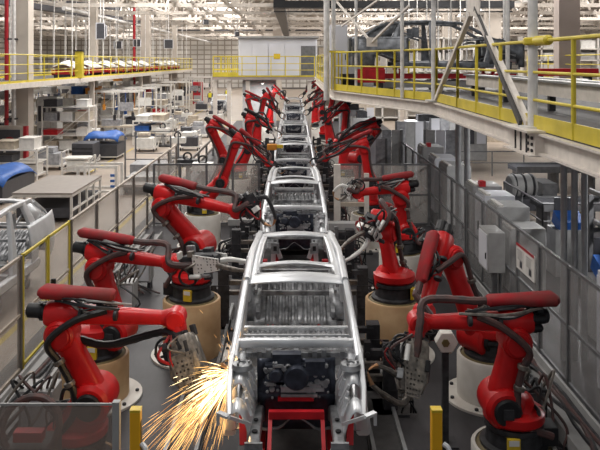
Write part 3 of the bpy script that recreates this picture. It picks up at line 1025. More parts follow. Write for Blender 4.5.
def fr_(lar, h):
    return frame(lar, h)[0]


def frame_rot(g, ga):
    c = g.cross(ga)
    return M4((ga, c, g)).transposed()


def rb(label, d, B, S, E, W, G, T, **k):
    """pixel/depth tuples -> robot; a tuple may carry its own depth"""
    q = [P(p[0], p[1], p[2] if len(p) > 2 else d) for p in (S, E, W, G, T)]
    pm = k.pop('pm', 'white')
    pl = k.pop('pl')
    bx, by, bz = B
    pedestal(bx, by, bz, pm, pl)
    return robot(label, (bx, by, bz), *q, **k)


# aisle side of the line
rb('red robot throwing sparks at the car front, its hose looped down its arm', 8.7, (-2.6, 8.75, .28), (95, 397), (64, 331), (176, 318), (194, 388, 8.4), (231, 372, 7.9),
   gun='box', pm='cream', pl='low cream pedestal behind the smoked screen', seed=11, duct_mat='dusty', duct=(-.30, .46), big=True, hose_mat='black', top_hose=False, gw=1.15)
rb('red robot behind the sparking one, welding gun reaching the windscreen pillar', 11, (-3.0, 11, .66), (118, 330), (101, 266), (172, 263, 10.8), (222, 262, 10.5), (259, 269, 10.0),
   gun='plate', pm='cream', pl='cream pedestal with white bolted flange beside the sparking robot', seed=12, duct=(-.40, .46))
rb('red robot on the tall cream drum, elbow bent towards the second car front', 12.6, (-1.76, 12.6, .98), (199, 246), (166, 206), (238, 211, 12.3), (258, 196, 12.2), (272, 226, 12.2),
   gun='arm', pm='cream', pl='tall cream pedestal just behind the flying sparks', seed=13, duct=(-.18, .40))
rb('red robot on the broad white drum reaching down to the second car roof', 20, (-2.5, 20, .9), (221, 182), (236, 143), (268, 163), (277, 166), (284, 172), gun='arm', lod=1,
   pl='broad white pedestal behind the tall cream one', seed=14, bo=.2, duct=(-.2, .5))
rb('red robot with highest folded elbow behind the broad white drum on the aisle side', 23, (-2.35, 23.4, .9), (226, 160), (212, 128), (252, 146), (262, 148), (272, 152), gun='arm', lod=1,
   pl='white pedestal of the fifth robot on the aisle side', seed=15, bo=.2, duct=(-.2, .5))
rb('red robot with thick black hose bundle over its arm, sixth on the aisle side', 26, (-1.95, 26, .9), (248, 150), (249, 122), (268, 126), (274, 132), (281, 137), gun='plate', lod=1,
   pl='white pedestal of the sixth robot on the aisle side', seed=16, hose_mat='black', duct_mat='black', bo=.2)
rb('red robot with arm standing upright, seventh on the aisle side', 33, (-1.7, 33, .9), (258, 124), (264, 99), (275, 108), (280, 114), (285, 118), gun='arm', lod=2,
   pl='white pedestal of the seventh robot on the aisle side', seed=17)
rb('dim red robot before the grey partition, eighth on the aisle side', 39, (-2.2, 39, .9), (252, 116), (248, 100), (266, 104), (272, 108), (280, 111), gun='arm', lod=2,
   pl='white pedestal of the eighth robot on the aisle side', seed=18)
rb('small dark red robot at the far end of the line on the aisle side', 46, (-1.5, 46, .9), (271, 105), (274, 93), (284, 98), (287, 101), (289, 103), gun='arm', lod=2,
   pl='white pedestal at the far line end on the aisle side', seed=19, duct_mat='dred')
# walkway side of the line
rb('red robot with curved arm and black oval shoulder cap beside the grey fence', 8.7, (2.65, 8.7, .5), (501, 402), (513, 338), (418, 322), (409, 396, 8.3), (368, 371, 8.05),
   gun='box', pm='white', pl='low pale pedestal under the robot with the oval cap', seed=21, duct_mat='dusty', duct=(-.55, .30), big=True)
rb('red robot with arm folded straight down behind the one with oval cap', 11, (3.0, 11, .66), (478, 336), (447, 255), (424, 312, 10.3), (440, 338, 10.0), (452, 352, 9.9),
   gun='arm', pm='white', pl='white pedestal with rusty bolted flange beside the grey fence', seed=22, bsign=(-1, 0, .2), duct=(-.1, .7))
rb('red robot holding a pale perforated gun to the first car roof', 12.6, (1.76, 12.6, .98), (392, 280), (382, 232), (379, 217, 11.8), (366, 238, 11.6), (338, 258, 11.2),
   gun='plate', pm='cream', pl='tall cream pedestal on the walkway side', seed=23, duct=(-.6, .2))
rb('red robot low over the white drum, reaching to the second car', 16, (2.4, 16, .9), (406, 232), (400, 197), (357, 193), (348, 188), (334, 197), gun='plate', lod=0,
   pl='white pedestal behind the tall cream one on the walkway side', seed=24, duct=(-.35, .4))
rb('red robot stretching its arm to the second car roof from the walkway side', 20, (2.1, 20, .9), (371, 182), (364, 148), (325, 158), (318, 160), (311, 165), gun='arm', lod=1,
   pl='white pedestal beside the pale goalpost frame', seed=25, bo=.2, duct=(-.5, .2))
rb('red robot with dark ducts sloping up behind the stretched arm', 23, (2.3, 23.6, .9), (356, 158), (374, 130), (337, 142), (326, 148), (315, 150), gun='arm', lod=1,
   pl='white pedestal of the sixth robot on the walkway side', seed=26, bo=.2, duct=(-.25, .5))
rb('red robot with upright arm among black hoses, seventh on the walkway side', 26.5, (1.9, 26.5, .9), (345, 138), (346, 111), (327, 120), (320, 124), (311, 128), gun='plate', lod=1,
   pl='white pedestal of the seventh robot on the walkway side', seed=27, bo=.2, hose_mat='black')
rb('red robot under the walkway corner, eighth on the walkway side', 33, (1.75, 33, .9), (328, 122), (333, 98), (315, 106), (309, 111), (304, 114), gun='arm', lod=2,
   pl='white pedestal of the eighth robot on the walkway side', seed=28)
rb('dim red robot leaning over the sixth car from the walkway side', 39, (1.7, 39, .9), (322, 112), (325, 93), (309, 100), (305, 103), (301, 106), gun='arm', lod=2,
   pl='white pedestal of the ninth robot on the walkway side', seed=29)
rb('small dark red robot at the far end of the line on the walkway side', 46, (1.4, 46, .9), (315, 104), (319, 86), (307, 90), (303, 95), (299, 98), gun='arm', lod=2,
   pl='white pedestal at the far line end on the walkway side', seed=30, duct_mat='dred')
# hexagonal sensor housing carried at the folded arm
t = thing('sensor_stand', 'pale hexagonal box on a dark stand beside the folded robot arm', 'sensor', (P(446, 341, 9.6).x, 9.6, 0))
c = P(446, 341, 9.6)
m = MB()
m.loft([c + V((0, -.07, 0)), c + V((0, .07, 0))], .15, ref=(0, 0, 1), n=6)
m.build('housing', 'white', t, sharp=20, bevel=.012)
MB().drum(c + V((-.02, -.075, 0)), (0, 1, 0), .055, .012, .004, 6).build('emblem', 'olive', t)
MB().bar((c.x, c.y + .05, 0), (c.x, c.y + .05, c.z - .1), .08, .08, ref=(0, 1, 0)).build('stand', 'dark', t)
MB().box((c.x, c.y + .05, .012), (.3, .3, .024)).build('foot_plate', 'dark', t)

# ================================================================== CAR BODIES
def car_body(label, loc, rz=0.0, m1='silver', m2='silver2', mf='navy'):
    """bare body shell; local y runs from the nose (0) to the tail (5.2), z from the sill"""
    t = thing('bare_car', label, 'car body', loc, 'car bodies on the line', absolute=False, rz=rz)

    def hwid(y):                       # roof half width
        return .585 - .03 * max(0, (y - 1.9)) if y > 1.9 else .585

    def roofz(y, x=0):
        f = (y - 1.85) / 2.45
        return 1.41 + .07 * math.sin(PI * min(1, max(0, f))) - .05 * (abs(x) / .6) ** 2

    ybr = [1.83, 2.02, 2.10, 2.36, 2.46, 2.60, 3.0, 3.4, 3.8, 3.96, 4.02, 4.14, 4.24, 4.30]
    ubr = [-1, -.93, -.82, -.6, -.3, 0, .3, .6, .82, .93, 1]
    m = MB()
    vs = []
    for y in ybr:
        for u in ubr:
            x = u * hwid(y)
            yy = y - .05 * (1 - u * u) if y < 2 else y + (.05 * (1 - u * u) if y > 4.2 else 0)
            if 2.3 < y < 2.5:
                yy += .10 * (1 - u * u) - .05
            vs.append(V((x, yy, roofz(y, x))))
    fs = []
    nu = len(ubr)
    for j in range(len(ybr) - 1):
        for i in range(nu - 1):
            op = 2 <= i < nu - 3 and ((2.09 < ybr[j] < 2.34) or (2.45 < ybr[j] < 4.0))
            if not op:
                a = j * nu + i
                fs.append((a, a + 1, a + nu + 1, a + nu))
    m.add(vs, fs)
    m.build('roof', m1, t, solid=.02)
    # seal channel round the opening
    m = MB()
    for s in (-1, 1):
        m.bar((s * .47, 2.1, 1.405), (s * .44, 4.0, 1.405), .035, .03)
    for y in (2.12, 2.45, 4.0):
        m.bar((-.47, y, 1.40), (.47, y, 1.40), .04, .035)
    m.build('roof_opening_frame', m2, t)
    for s in (-1, 1):
        m = MB()
        m.loft([(s * .60, 1.85, 1.40), (s * .595, 3.0, 1.46), (s * .545, 4.2, 1.40), (s * .56, 4.5, 1.26)], [(.05, .04)] * 4, n=10, p=3)           # roof rail
        m.loft([(s * .60, 1.95, 1.41), (s * .625, 1.55, 1.24), (s * .665, 1.05, .97), (s * .68, .85, .86)], [(.045, .035), (.05, .04), (.055, .045), (.06, .05)], n=10, p=3)   # A pillar
        m.loft([(s * .615, 2.85, 1.42), (s * .70, 2.8, .85), (s * .76, 2.75, .12)], [(.05, .06), (.06, .10), (.06, .16)], ref=(1, 0, 0), n=10, p=4)
        m.loft([(s * .68, .98, .92), (s * .71, .98, .5), (s * .72, 1.05, .10)], [(.05, .12), (.06, .14), (.07, .18)], ref=(1, 0, 0), n=10, p=4)   # hinge pillar
        m.loft([(s * .73, .9, .1), (s * .76, 2.5, .08), (s * .79, 4.0, .1)], [(.10, .08)] * 3, n=10, p=4)                    # sill
        m.loft([(s * .56, 3.75, 1.40), (s * .69, 3.95, .95), (s * .74, 4.0, .5)], [(.05, .08), (.05, .14), (.06, .18)], ref=(1, 0, 0), n=10, p=4)
        m.build('side_frame', m1, t)

        # rear quarter panel with wheel arch
        def q(u, v, s=s):
            y = 3.55 + 1.75 * u
            z = .05 + .93 * v
            bulge = math.sin(PI * min(1, v * 1.02) * .75 + .45)
            x = .80 + .055 * bulge - .10 * max(0, u - .75) / .25 * (1 - .4 * v) - .07 * v * v
            return V((s * x, y, z))
        m = MB().grid(18, 12, q, lambda u, v: (3.55 + 1.75 * u - 4.25) ** 2 + (.05 + .93 * v - .18) ** 2 < .36 ** 2)
        m.build('quarter_panel', m1, t, solid=.015)
        m = MB().grid(10, 3, lambda u, v, s=s: V((s * (.82 - .3 * v), 4.25 - .37 * math.cos(PI * u), .18 + .37 * math.sin(PI * u))))
        m.build('wheel_housing', m2, t, solid=.012)
        # parcel-side panel between roof and quarter
        m = MB()
        m.add([(s * .56, 3.9, 1.38), (s * .56, 4.45, 1.30), (s * .66, 5.0, .95), (s * .74, 4.1, .96)], [(0, 1, 2, 3)])
        m.build('rear_pillar_panel', m1, t, solid=.03)
        m = MB()
        m.loft([(s * .56, 4.35, 1.36), (s * .63, 4.85, 1.05), (s * .66, 5.15, .75), (s * .66, 5.22, .25)], [(.04, .06)] * 4, n=8, p=3)
        m.build('tailgate_post', m1, t)
        # strut tower and inner wing
        def wing(u, v, s=s):
            x = .42 + .255 * u
            y = .12 + .86 * v
            z = .62 + .20 * v + .10 * math.sin(PI * u) - .42 * (1 - u) ** 3 - .16 * max(0, .35 - v)
            z += .09 * math.exp(-((x - .57) ** 2 + (y - .62) ** 2) / .012)
            return V((s * x, y, z))
        m = MB().grid(14, 16, wing, lambda u, v: (.42 + .255 * u - .60) ** 2 + (.12 + .86 * v - .36) ** 2 < .10 ** 2)
        for k in range(7):
            yy = .25 + .1 * k
            m.bar((s * .45, yy, .50 + .19 * yy), (s * (.50 + .02 * (k % 3)), yy, .66 + .2 * yy), .022, .03, ref=(0, 1, 0))
        m.build('inner_wing', m1, t, solid=.014)
        m = MB().lathe((s * .57, .62, .86), [(.115, 0), (.10, .05), (.045, .055), (.04, .03)], n=18)
        for k in range(3):
            a = 2 * PI * k / 3
            m.drum((s * .57 + .075 * math.cos(a), .62 + .075 * math.sin(a), .925), (0, 0, 1), .014, .012, .003, 6)
        m.build('strut_cap', m2, t)
        # upper wing rail, bracket bent over the wheel arch
        m = MB()
        m.loft([(s * .69, 1.0, .90), (s * .69, .7, .86), (s * .68, .35, .76), (s * .66, .12, .60)], [(.05, .03), (.045, .03), (.04, .03), (.035, .025)], n=8, p=4)
        m.build('wing_rail', m1, t)
        m = MB()
        m.bar((s * .46, .16, .50), (s * .66, -.02, .66), .05, .03)
        m.bar((s * .66, -.02, .66), (s * .76, .02, .68), .06, .025)
        m.bar((s * .76, .02, .68), (s * .76, .02, .56), .03, .03, ref=(0, 1, 0))
        m.build('lamp_bracket', m1, t)
        # front rail
        m = MB()
        m.loft([(s * .40, 1.0, .20), (s * .41, .7, .34), (s * .41, .2, .36), (s * .41, -.10, .35)], [(.085, .06), (.085, .06), (.08, .055), (.085, .06)], n=12, p=5)
        m.box((s * .41, -.115, .35), (.17, .03, .22))
        fr = m.build('front_rail', m2, t)
        m = MB()
        m.drum((s * .41, .12, .45), (0, 0, 1), .03, .008, .002, 10).drum((s * .41, .35, .45), (0, 0, 1), .024, .008, .002, 10).box((s * .41, -.133, .35), (.07, .012, .10))
        m.build('rail_hole', 'black', fr, loc=(0, 0, 0))
        m = MB()
        m.bar((s * .37, .02, .30), (s * .30, .05, .10), .09, .06, ref=(0, 1, 0))
        m.bar((s * .44, -.02, .28), (s * .46, .03, -.04), .10, .05, ref=(0, 1, 0))
        m.build('tow_bracket', m1, t)
    # cowl
    m = MB()
    m.loft([(-.67, 1.05, .95), (-.45, .98, .985), (0, .955, .995), (.45, .98, .985), (.67, 1.05, .95)], [(.05, .045)] * 5, n=12, p=3)
    m.build('cowl_bar', m1, t)
    m = MB()
    m.grid(40, 4, lambda u, v: V((-.60 + 1.2 * u, 1.05 + .62 * v, .90 + (.028 if int(u * 40) % 2 else 0) - .05 * v)))
    m.build('cowl_panel', m2, t, solid=.008, sharp=20)
    m = MB()
    for i in range(17):
        x = -.56 + i * .07
        m.box((x, 1.16 + .02 * (i % 2), .945), (.034, .12, .02))
    m.bar((-.6, 1.27, .95), (.6, 1.27, .95), .03, .03)
    m.bar((-.62, 1.68, .88), (.62, 1.68, .88), .06, .05)
    m.build('vent_grille', m1, t)
    # firewall with bolts and pads
    m = MB()
    m.grid(16, 10, lambda u, v: V((-.42 + .84 * u, .82 + .04 * math.cos(u * 9) * math.sin(v * 6), .50 + .38 * v)))
    m.grid(8, 4, lambda u, v: V((-.42 + .84 * u, .96 - .14 * v, .05 + .46 * v)))
    m.box((0, .77, .74), (.66, .1, .20))
    m.box((0, .77, .60), (.70, .10, .12))
    m.drum((0, .72, .72), (0, 1, 0), .13, .05, .02, 20).drum((-.22, .73, .74), (0, 1, 0), .07, .05, .02, 16).box((.2, .73, .82), (.2, .08, .14)).box((-.1, .78, .9), (.3, .1, .1))
    rnd = random.Random(5)
    m.cur = 1
    for i in range(44):
        x, z = rnd.uniform(-.34, .34), rnd.uniform(.5, .88)
        r = rnd.choice((.008, .012, .018, .026))
        m.drum((x, .715 + .0 * z, z), (0, 1, 0), r, .012, .004, 8)
    for i in range(9):
        x, z = rnd.uniform(-.3, .3), rnd.uniform(.56, .86)
        m.box((x, .71, z), (rnd.uniform(.03, .12), .03, rnd.uniform(.015, .04)))
    m.bar((-.16, .70, .60), (.20, .70, .60), .03, .05).bar((-.16, .685, .54), (.22, .685, .54), .02, .02)
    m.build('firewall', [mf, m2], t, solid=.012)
    m = MB()
    m.bar((-.55, .92, .885), (.55, .92, .885), .07, .05)
    for i in range(11):
        x = -.5 + .1 * i
        m.box((x, .87, .90), (.05, .06, .05 + .03 * (i % 3)))
    m.build('dash_flange', m2, t)
    # floor, tunnel, seat members, rear floor with ribs
    m = MB().grid(30, 10, lambda u, v: V((-.74 + 1.48 * u, .9 + 3.0 * v, .06 + (.15 * max(0, 1 - abs((u - .5) / .11)) ** .5 if abs(u - .5) < .11 else 0) + (.015 if int(u * 15) % 2 else 0))))
    m.build('floor_pan', m2, t, solid=.012, sharp=20)
    for y in (1.9, 2.6, 3.35):
        MB().bar((-.70, y, .13), (.70, y, .13), .13, .13).build('seat_member', m2, t)
    m = MB().grid(52, 8, lambda u, v: V((-.62 + 1.24 * u, 3.75 + 1.1 * v, .16 + .42 * v ** .8 + (.028 if int(u * 52) % 4 < 2 else 0) * (1 if .12 < u < .88 else 0))))
    for s in (-1, 1):
        m.bar((s * .56, 3.8, .3), (s * .56, 4.9, .72), .05, .1)
    m.bar((-.62, 4.2, .50), (.62, 4.2, .50), .05, .06).bar((-.62, 4.75, .68), (.62, 4.75, .68), .07, .05)
    m.build('rear_floor', m2, t, solid=.012, sharp=15)
    MB().loft([(-.68, 1.5, .78), (-.3, 1.45, .80), (.3, 1.45, .80), (.68, 1.5, .78)], .04, n=10).build('dash_beam', m2, t)
    m = MB()
    m.bar((-.66, 5.18, .62), (.66, 5.18, .62), .08, .14)
    m.bar((-.64, 5.22, .22), (.64, 5.22, .22), .06, .30)
    m.build('tail_panel', m1, t)
    # braces seen in the roof opening: rear header, belt anchors
    m = MB()
    for s in (-1, 1):
        m.bar((s * .50, 4.35, 1.3), (s * .55, 3.0, .9), .03, .06)
        m.box((s * .53, 3.3, 1.12), (.05, .22, .32))
    m.build('belt_bracket', m2, t)
    return t


DCAR = [6.98, 15.3, 23.3, 31.0, 38.5, 46.0, 53.0]
clab = ['bare silver car body at the front of the line, sparks at its nose', 'second bare silver car body, nose just behind the first one',
        'third bare silver car body on the line, between the stretched red arms', 'fourth bare silver car body on the line',
        'fifth bare silver car body on the line', 'sixth bare silver car body, small in the line', 'last tiny silver car body at the far line end']
ZC = [1.02, .82, .80, .80, .80, .80, .80]
car = None
sk = None
for i, d in enumerate(DCAR):
    loc = (.035, d, ZC[i])
    if car is None:
        car = car_body(clab[0], loc)
    else:
        dup(car, loc, 0, clab[i], 'car bodies on the line')
    lb = f'red skid under the {ORD[i]} car body of the line'
    if sk is None:
        sk = skid((.035, d + 2.1, ZC[i] - .34), lb, 5.4)
        sk['group'] = 'red skids on the line'
    else:
        dup(sk, (.035, d + 2.1, ZC[i] - .34), 0, lb, 'red skids on the line')
t = thing('docking_frame', 'red docking frame under the nose of the first car body', 'frame', (.035, 7.5, 0))
MB().bar((-.25, 7.52, 1.43), (.32, 7.52, 1.43), .06, .075).build('cross_bar', 'carrier', t)
MB().bar((-.16, 7.70, 1.51), (.22, 7.70, 1.51), .04, .04).build('cross_bar', 'carrier', t)
for s in (-1, 1):
    MB().bar((.035 + s * .27, 7.6, 1.42), (.035 + s * .28, 6.6, .80), .04, .06).build('side_beam', 'carrier', t)
    MB().bar((.035 + s * .28, 6.6, .80), (.035 + s * .28, 6.6, .075), .08, .08, ref=(0, 1, 0)).build('leg', 'carrier', t)
    MB().bar((.035 + s * .56, 7.55, 1.50), (.035 + s * .54, 7.35, 1.2), .07, .07, ref=(0, 1, 0)).build('red_pad', 'carrier', t)
    MB().box((.035 + s * .25, 6.6, .083), (.14, .2, .02)).build('foot_plate', 'dark', t)
# lift frames under the bodies
for i, d in enumerate(DCAR):
    z = ZC[i] - .35
    t = thing('lift_frame', f'dark lift frame carrying the {ORD[i]} car body of the line', 'lift', (.035, d + 2.1, 0), 'lift frames under the cars')
    for s in (-1, 1):
        MB().box((.035 + s * .42, d + 2.1, z - .06), (.16, 4.9, .12)).build('beam', 'dark', t)
        for yy in (-1.85, -.4, 1.6):
            MB().box((.035 + s * .42, d + 2.1 + yy, (z - .12) / 2), (.14, .18, z - .12)).build('leg', 'dark', t)
    for yy in (-1.4, .4, 1.9):
        MB().box((.035, d + 2.1 + yy, z - .07), (.70, .12, .1)).build('cross_beam', 'carrier' if i == 0 and yy < 0 else 'dark', t)
    MB().box((.035, d + 2.1, .035), (1.5, 5.2, .07)).build('bed_plate', 'deck', t)
for s, lb in ((-1, 'dark clamping column under the first car nose on the spark side'), (1, 'dark clamping column under the first car nose opposite the sparks')):
    x = .035 + s * .60
    t = thing('clamp_column', lb, 'fixture', (x, 6.96, 0))
    MB().box((x, 6.96, .55), (.2, .2, 1.1)).build('post', 'dark', t)
    MB().box((x - s * .03, 6.96, 1.12), (.16, .26, .1)).build('head', 'black', t)
    MB().cyl((x - s * .05, 6.9, 1.17), (x - s * .05, 6.9, 1.27), .03).build('locating_pin', 'silver', t)
    MB().box((x + s * .1, 6.84, .8), (.08, .1, .3)).build('cylinder', 'steel', t)
    MB().box((x, 6.96, .01), (.3, .3, .02)).build('foot_plate', 'dark', t)
t = thing('orange_clamp', 'orange clamp unit on a post between the second and third car bodies', 'clamp', (P(272, 147, 22.2).x, 22.2, 0))
c = P(272, 147, 22.2)
MB().box((c.x, 22.2, c.z / 2), (.14, .14, c.z)).build('post', 'dark', t)
MB().box(c, (.30, .2, .18)).build('body', 'amber', t, bevel=.02)
MB().box(c + V((.24, -.02, .02)), (.2, .1, .10)).build('jaw', 'yellow', t)
# bodies beside the line
car2 = dup(car, (0, 0, 0), 0, 'silver car body parked on the aisle beyond the guard fence', 'car bodies off the line')
car2.location = (-6.45, 12.0, .58)
car2.rotation_euler = (0, 0, 0)
t = thing('car_dolly', 'low dolly under the silver car body on the aisle', 'dolly', (-6.1, 17.1, 0))
r2 = M4.Rotation(math.radians(0), 3, 'Z')
dc = V((-6.45, 12.0, 0)) + r2 @ V((0, 2.6, 0))
t.location = dc
t['_abs'] = tuple(dc)
for s in (-1, 1):
    MB().box(dc + r2 @ V((s * .5, 0, .40)), (.1, 4.4, .12), r2).build('runner', 'dark', t)
for yy in (-1.6, 0, 1.6):
    MB().box(dc + r2 @ V((0, yy, .32)), (1.1, .1, .1), r2).build('cross_bar', 'dark', t)
    for s in (-1, 1):
        w_ = dc + r2 @ V((s * .5, yy, .12))
        MB().drum(w_, r2 @ V((1, 0, 0)), .12, .04, .02, 14).bar(w_, w_ + V((0, 0, .25)), .06, .06, ref=(0, 1, 0)).build('castor', 'black', t)
dup(car, (-6.9, 66.5, .45), 0, 'small silver car body standing by the two people in yellow vests', 'car bodies off the line')
t = thing('car_dolly', 'low stand under the small silver car body near the people', 'dolly', (-6.9, 69, 0))
for s in (-1, 1):
    MB().box((-6.9 + s * .5, 69, .35), (.12, 4.4, .16)).build('runner', 'dark', t)
    for yy in (-1.8, 1.8):
        MB().box((-6.9 + s * .5, 69 + yy, .14), (.14, .2, .28)).build('foot', 'dark', t)


def dark_car(loc, rz, label):
    """finished-shape dark body with doors open frames, seen from its side on the walkway"""
    r = dup(car, loc, rz, label, 'dark car body')
    r['_dark'] = 1
    cache = {}
    for ch in r.children_recursive:
        key = ch.data.name
        if key not in cache:
            me = ch.data.copy()
            for i, mm in enumerate(me.materials):
                if mm in (MT['silver'], MT['silver2']) and not ch.name.startswith(('inner_wing', 'lamp_bracket')):
                    me.materials[i] = MT['dkbody']
            cache[key] = me
        ch.data = cache[key]
    return r


dk = dark_car((7.15, 23.3, ZD + .74), PI / 2, 'dark grey car body on the red skid up on the walkway')
for (y0, y1, nm) in ():
    for s in (-1, 1):
        m = MB().grid(8, 6, lambda u, v: V((s * (.80 + .05 * math.sin(PI * v * .8 + .3) - .06 * v * v), y0 + (y1 - y0) * u, .14 + .76 * v)))
        m.loft([(s * .77, y0 + .02, .9), (s * (.66 if y0 < 2 else .63), (y0 + .55 if y0 < 2 else y0 + .02), 1.36), (s * .63, y1 - .05, 1.38), (s * .76, y1 - .02, .9)], .025, n=6)
        m.build(nm, 'dkbody', dk, loc=(0, 0, 0), solid=.02)
for s in (-1, 1):
    m = MB().grid(12, 6, lambda u, v: V((s * (.80 + .04 * math.sin(PI * v) - .05 * (1 - u)), -.05 + 1.1 * u, .12 + .76 * v - .1 * (1 - u))),
                  lambda u, v: (-.05 + 1.1 * u - .45) ** 2 + (.12 + .76 * v - .15) ** 2 < .36 ** 2)
    m.build('front_wing', 'dkbody', dk, loc=(0, 0, 0), solid=.02)


# ================================================================== STATION EQUIPMENT
def fixture(x, y, h, label, seed, s):
    """clamping tower beside the line: plate, post, arms with clamps, cables"""
    r = random.Random(seed)
    t = thing('clamp_tower', label, 'fixture', (x, y, 0), 'clamp towers beside the line')
    MB().box((x, y, .02), (.5, .5, .04)).build('foot_plate', 'dark', t)
    MB().box((x, y, h / 2), (.2, .22, h)).build('post', 'dark', t)
    for k in range(3):
        z = h - .08 - .22 * k
        ln = r.uniform(.25, .5)
        MB().box((x - s * ln / 2, y - .08 + .08 * k, z), (ln, .1, .08)).build('arm', 'steel' if k else 'dark', t)
        MB().box((x - s * ln, y - .08 + .08 * k, z + .05), (.09, .13, .22)).cyl((x - s * ln, y - .18, z), (x - s * ln, y + .1, z), .035, n=8).build('clamp', r.choice(('dark', 'silver2', 'black')), t)
    m = MB().holes((x + s * .06, y - .125, h * .35), (1, 0, 0), (0, 0, 1), 4, 5, .085, .3, .012, seed=seed)
    m.build('valve_plate', 'dark', t)
    for k in range(4):
        p0 = V((x + s * .1, y - .13, h * r.uniform(.4, .9)))
        MB().hose([p0, p0 + V((s * r.uniform(.1, .3), -.15, -.15)), V((x + s * r.uniform(.1, .35), y - .2, .05))], .016, n=5).build('hose', r.choice(('black', 'hose', 'black')), t)
    return t


names = {0: 'beside the first car body', 1: 'in the gap before the second car body', 2: 'beside the second car body', 3: 'in the gap before the third car body',
         4: 'beside the third car body', 5: 'in the gap before the fourth car body', 6: 'beside the fourth car body', 7: 'in the gap before the fifth car body'}
for i, y in enumerate([10.6, 13.9, 17.0, 21.6, 24.7, 29.0, 30.6, 37.2]):
    for s, sd in ((-1, 'aisle'), (1, 'walkway')):
        if i == 0 and s < 0:
            continue
        fixture(s * (1.33 if i else 1.42), y, 1.15 if i else .95, f'dark clamp tower {names[i]} on the {sd} side', i * 2 + s + 40, s)
        if i in (0, 2, 4, 6):
            fixture(s * 1.25, y + {0: .75, 2: 1.5, 4: 3.2, 6: 1.2}[i], 1.0, f'dark clamp tower second in line {names[i]} on the {sd} side', i * 2 + s + 70, s)

for i, (x0, x1, y, z, lb) in enumerate([(-1.8, -.98, 20.2, .62, 'pale cross beam over dark slots between white pedestal and second car'),
                                        (.75, 1.55, 17.6, 1.1, 'pale short cross beam beside the goalpost frame')]):
    t = thing('cross_beam_stand', lb, 'beam', ((x0 + x1) / 2, y, 0))
    MB().box(((x0 + x1) / 2, y, z), (x1 - x0, .3, .16)).build('beam', 'cab', t)
    for x in (x0 + .1, x1 - .1):
        MB().box((x, y, z / 2 - .04), (.12, .2, z - .08)).build('leg', 'fgrey', t)
t = thing('goalpost_frame', 'pale post frame standing between the second car and white pedestal', 'frame', (1.2, 19.2, 0))
MB().box((1.17, 19.2, 1.18), (.17, .17, 2.36)).build('post', 'beam', t)
MB().box((1.95, 19.2, 1.06), (.12, .12, 2.12)).build('post', 'beam', t)
MB().box((1.56, 19.2, 1.3), (.78, .1, .1)).build('cross_bar', 'frail', t)
MB().box((1.5, 19.2, .02), (1.2, .3, .04)).build('foot_plate', 'dark', t)
# cable trays along the fences
for x, y0, y1, w, z, mt, lb in [(-4.05, 9.4, 21, .5, .16, 'cab', 'grey cable tray on the floor along the aisle fence'),
                                (3.85, 8.6, 20, .5, .22, 'cab', 'grey cable tray on the floor along the smoky fence')]:
    t = thing('cable_tray', lb, 'cable tray', (x, y0, 0))
    MB().box((x, (y0 + y1) / 2, .04), (w, y1 - y0, .08)).build('base', mt, t)
    for s in (-1, 1):
        MB().box((x + s * w / 2, (y0 + y1) / 2, z / 2), (.04, y1 - y0, z)).build('side_wall', mt, t)
    for i in range(5):
        pts = [(x + rnd.uniform(-.18, .18), y0 + .1 + k * (y1 - y0 - .2) / 9, .105 + rnd.uniform(0, .05)) for k in range(10)]
        MB().hose(pts, .028, n=6, k=3).build('cable', rnd.choice(('black', 'hose', 'dark')), t)
# hose reels and junction boxes on the cell floor
for i, (x, y, lb) in enumerate([(-3.45, 9.9, 'grey junction box among cables by the yellow gate'), (-3.4, 14.6, 'grey junction box behind the robot at the windscreen pillar'),
                                (-3.4, 16.3, 'grey junction box with cables before the broad white drum'), (3.2, 9.95, 'dark junction box between grey fence and rusty flange')]):
    t = thing('junction_box', lb, 'junction box', (x, y, 0))
    MB().box((x, y, .42), (.46, .4, .5)).build('housing', 'cab' if i < 3 else 'dark', t, bevel=.01)
    MB().box((x, y - .21, .42), (.38, .02, .42)).build('door', 'cabl' if i < 3 else 'fgrey', t)
    for sx in (-1, 1):
        MB().box((x + sx * .18, y, .085), (.06, .3, .17)).build('leg', 'dark', t)
    for k in range(6):
        MB().hose([(x - .2 + .08 * k, y - .1, .67), (x - .3 + .12 * k, y - .25, .82 + .06 * (k % 3)), (x + rnd.uniform(-.5, .5), y - .45, .35), (x + rnd.uniform(-.6, .6), y - .5, .03)], .02, n=5).build('cable', ('black', 'hose', 'steel')[k % 3], t)
t = thing('hose_ring', 'loop of ribbed dark hose lying behind the smoked screen', 'hose', (-2.75, 7.6, 0))
MB().hose([(-2.75 + .30 * math.cos(a), 7.6 + .12 * math.sin(a), 1.26 + .26 * math.sin(a)) for a in [i * 2 * PI / 10 for i in range(11)]], .036, n=8, rings=True).build('coil', 'hose', t)
MB().box((-2.75, 7.65, .55), (.5, .36, 1.1)).build('support_box', 'dark', t)
MB().box((-2.75, 7.55, 1.2), (.30, .12, .1)).build('valve_block', 'carrier', t)
# steel floor plates beside the first car
for x, lb in ((-1.45, 'dark steel track lying beside the first car, under the sparks'), (1.25, 'dark steel track lying beside the first car opposite the sparks')):
    t = thing('floor_track', lb, 'track', (x, 11, 0))
    MB().box((x, 12, .02), (.5, 6.0, .04)).build('plate', 'deck', t)
    for s in (-1, 1):
        MB().box((x + s * .2, 12, .06), (.05, 6.0, .06)).build('rail', 'tubeg', t)

# ================================================================== SPARKS
src = P(234, 374, 7.9)
r = random.Random(21)
m = MB()


def streak(p0, v, t0, t1, w, mi):
    m.cur = mi
    g = V((0, 0, -.35))
    pts = [p0 + v * tt + g * tt * tt for tt in (t0, (t0 * 2 + t1) / 3, (t0 + 2 * t1) / 3, t1)]
    m.loft(pts, [w * .4, w, w * .8, w * .15], n=3, caps=False)


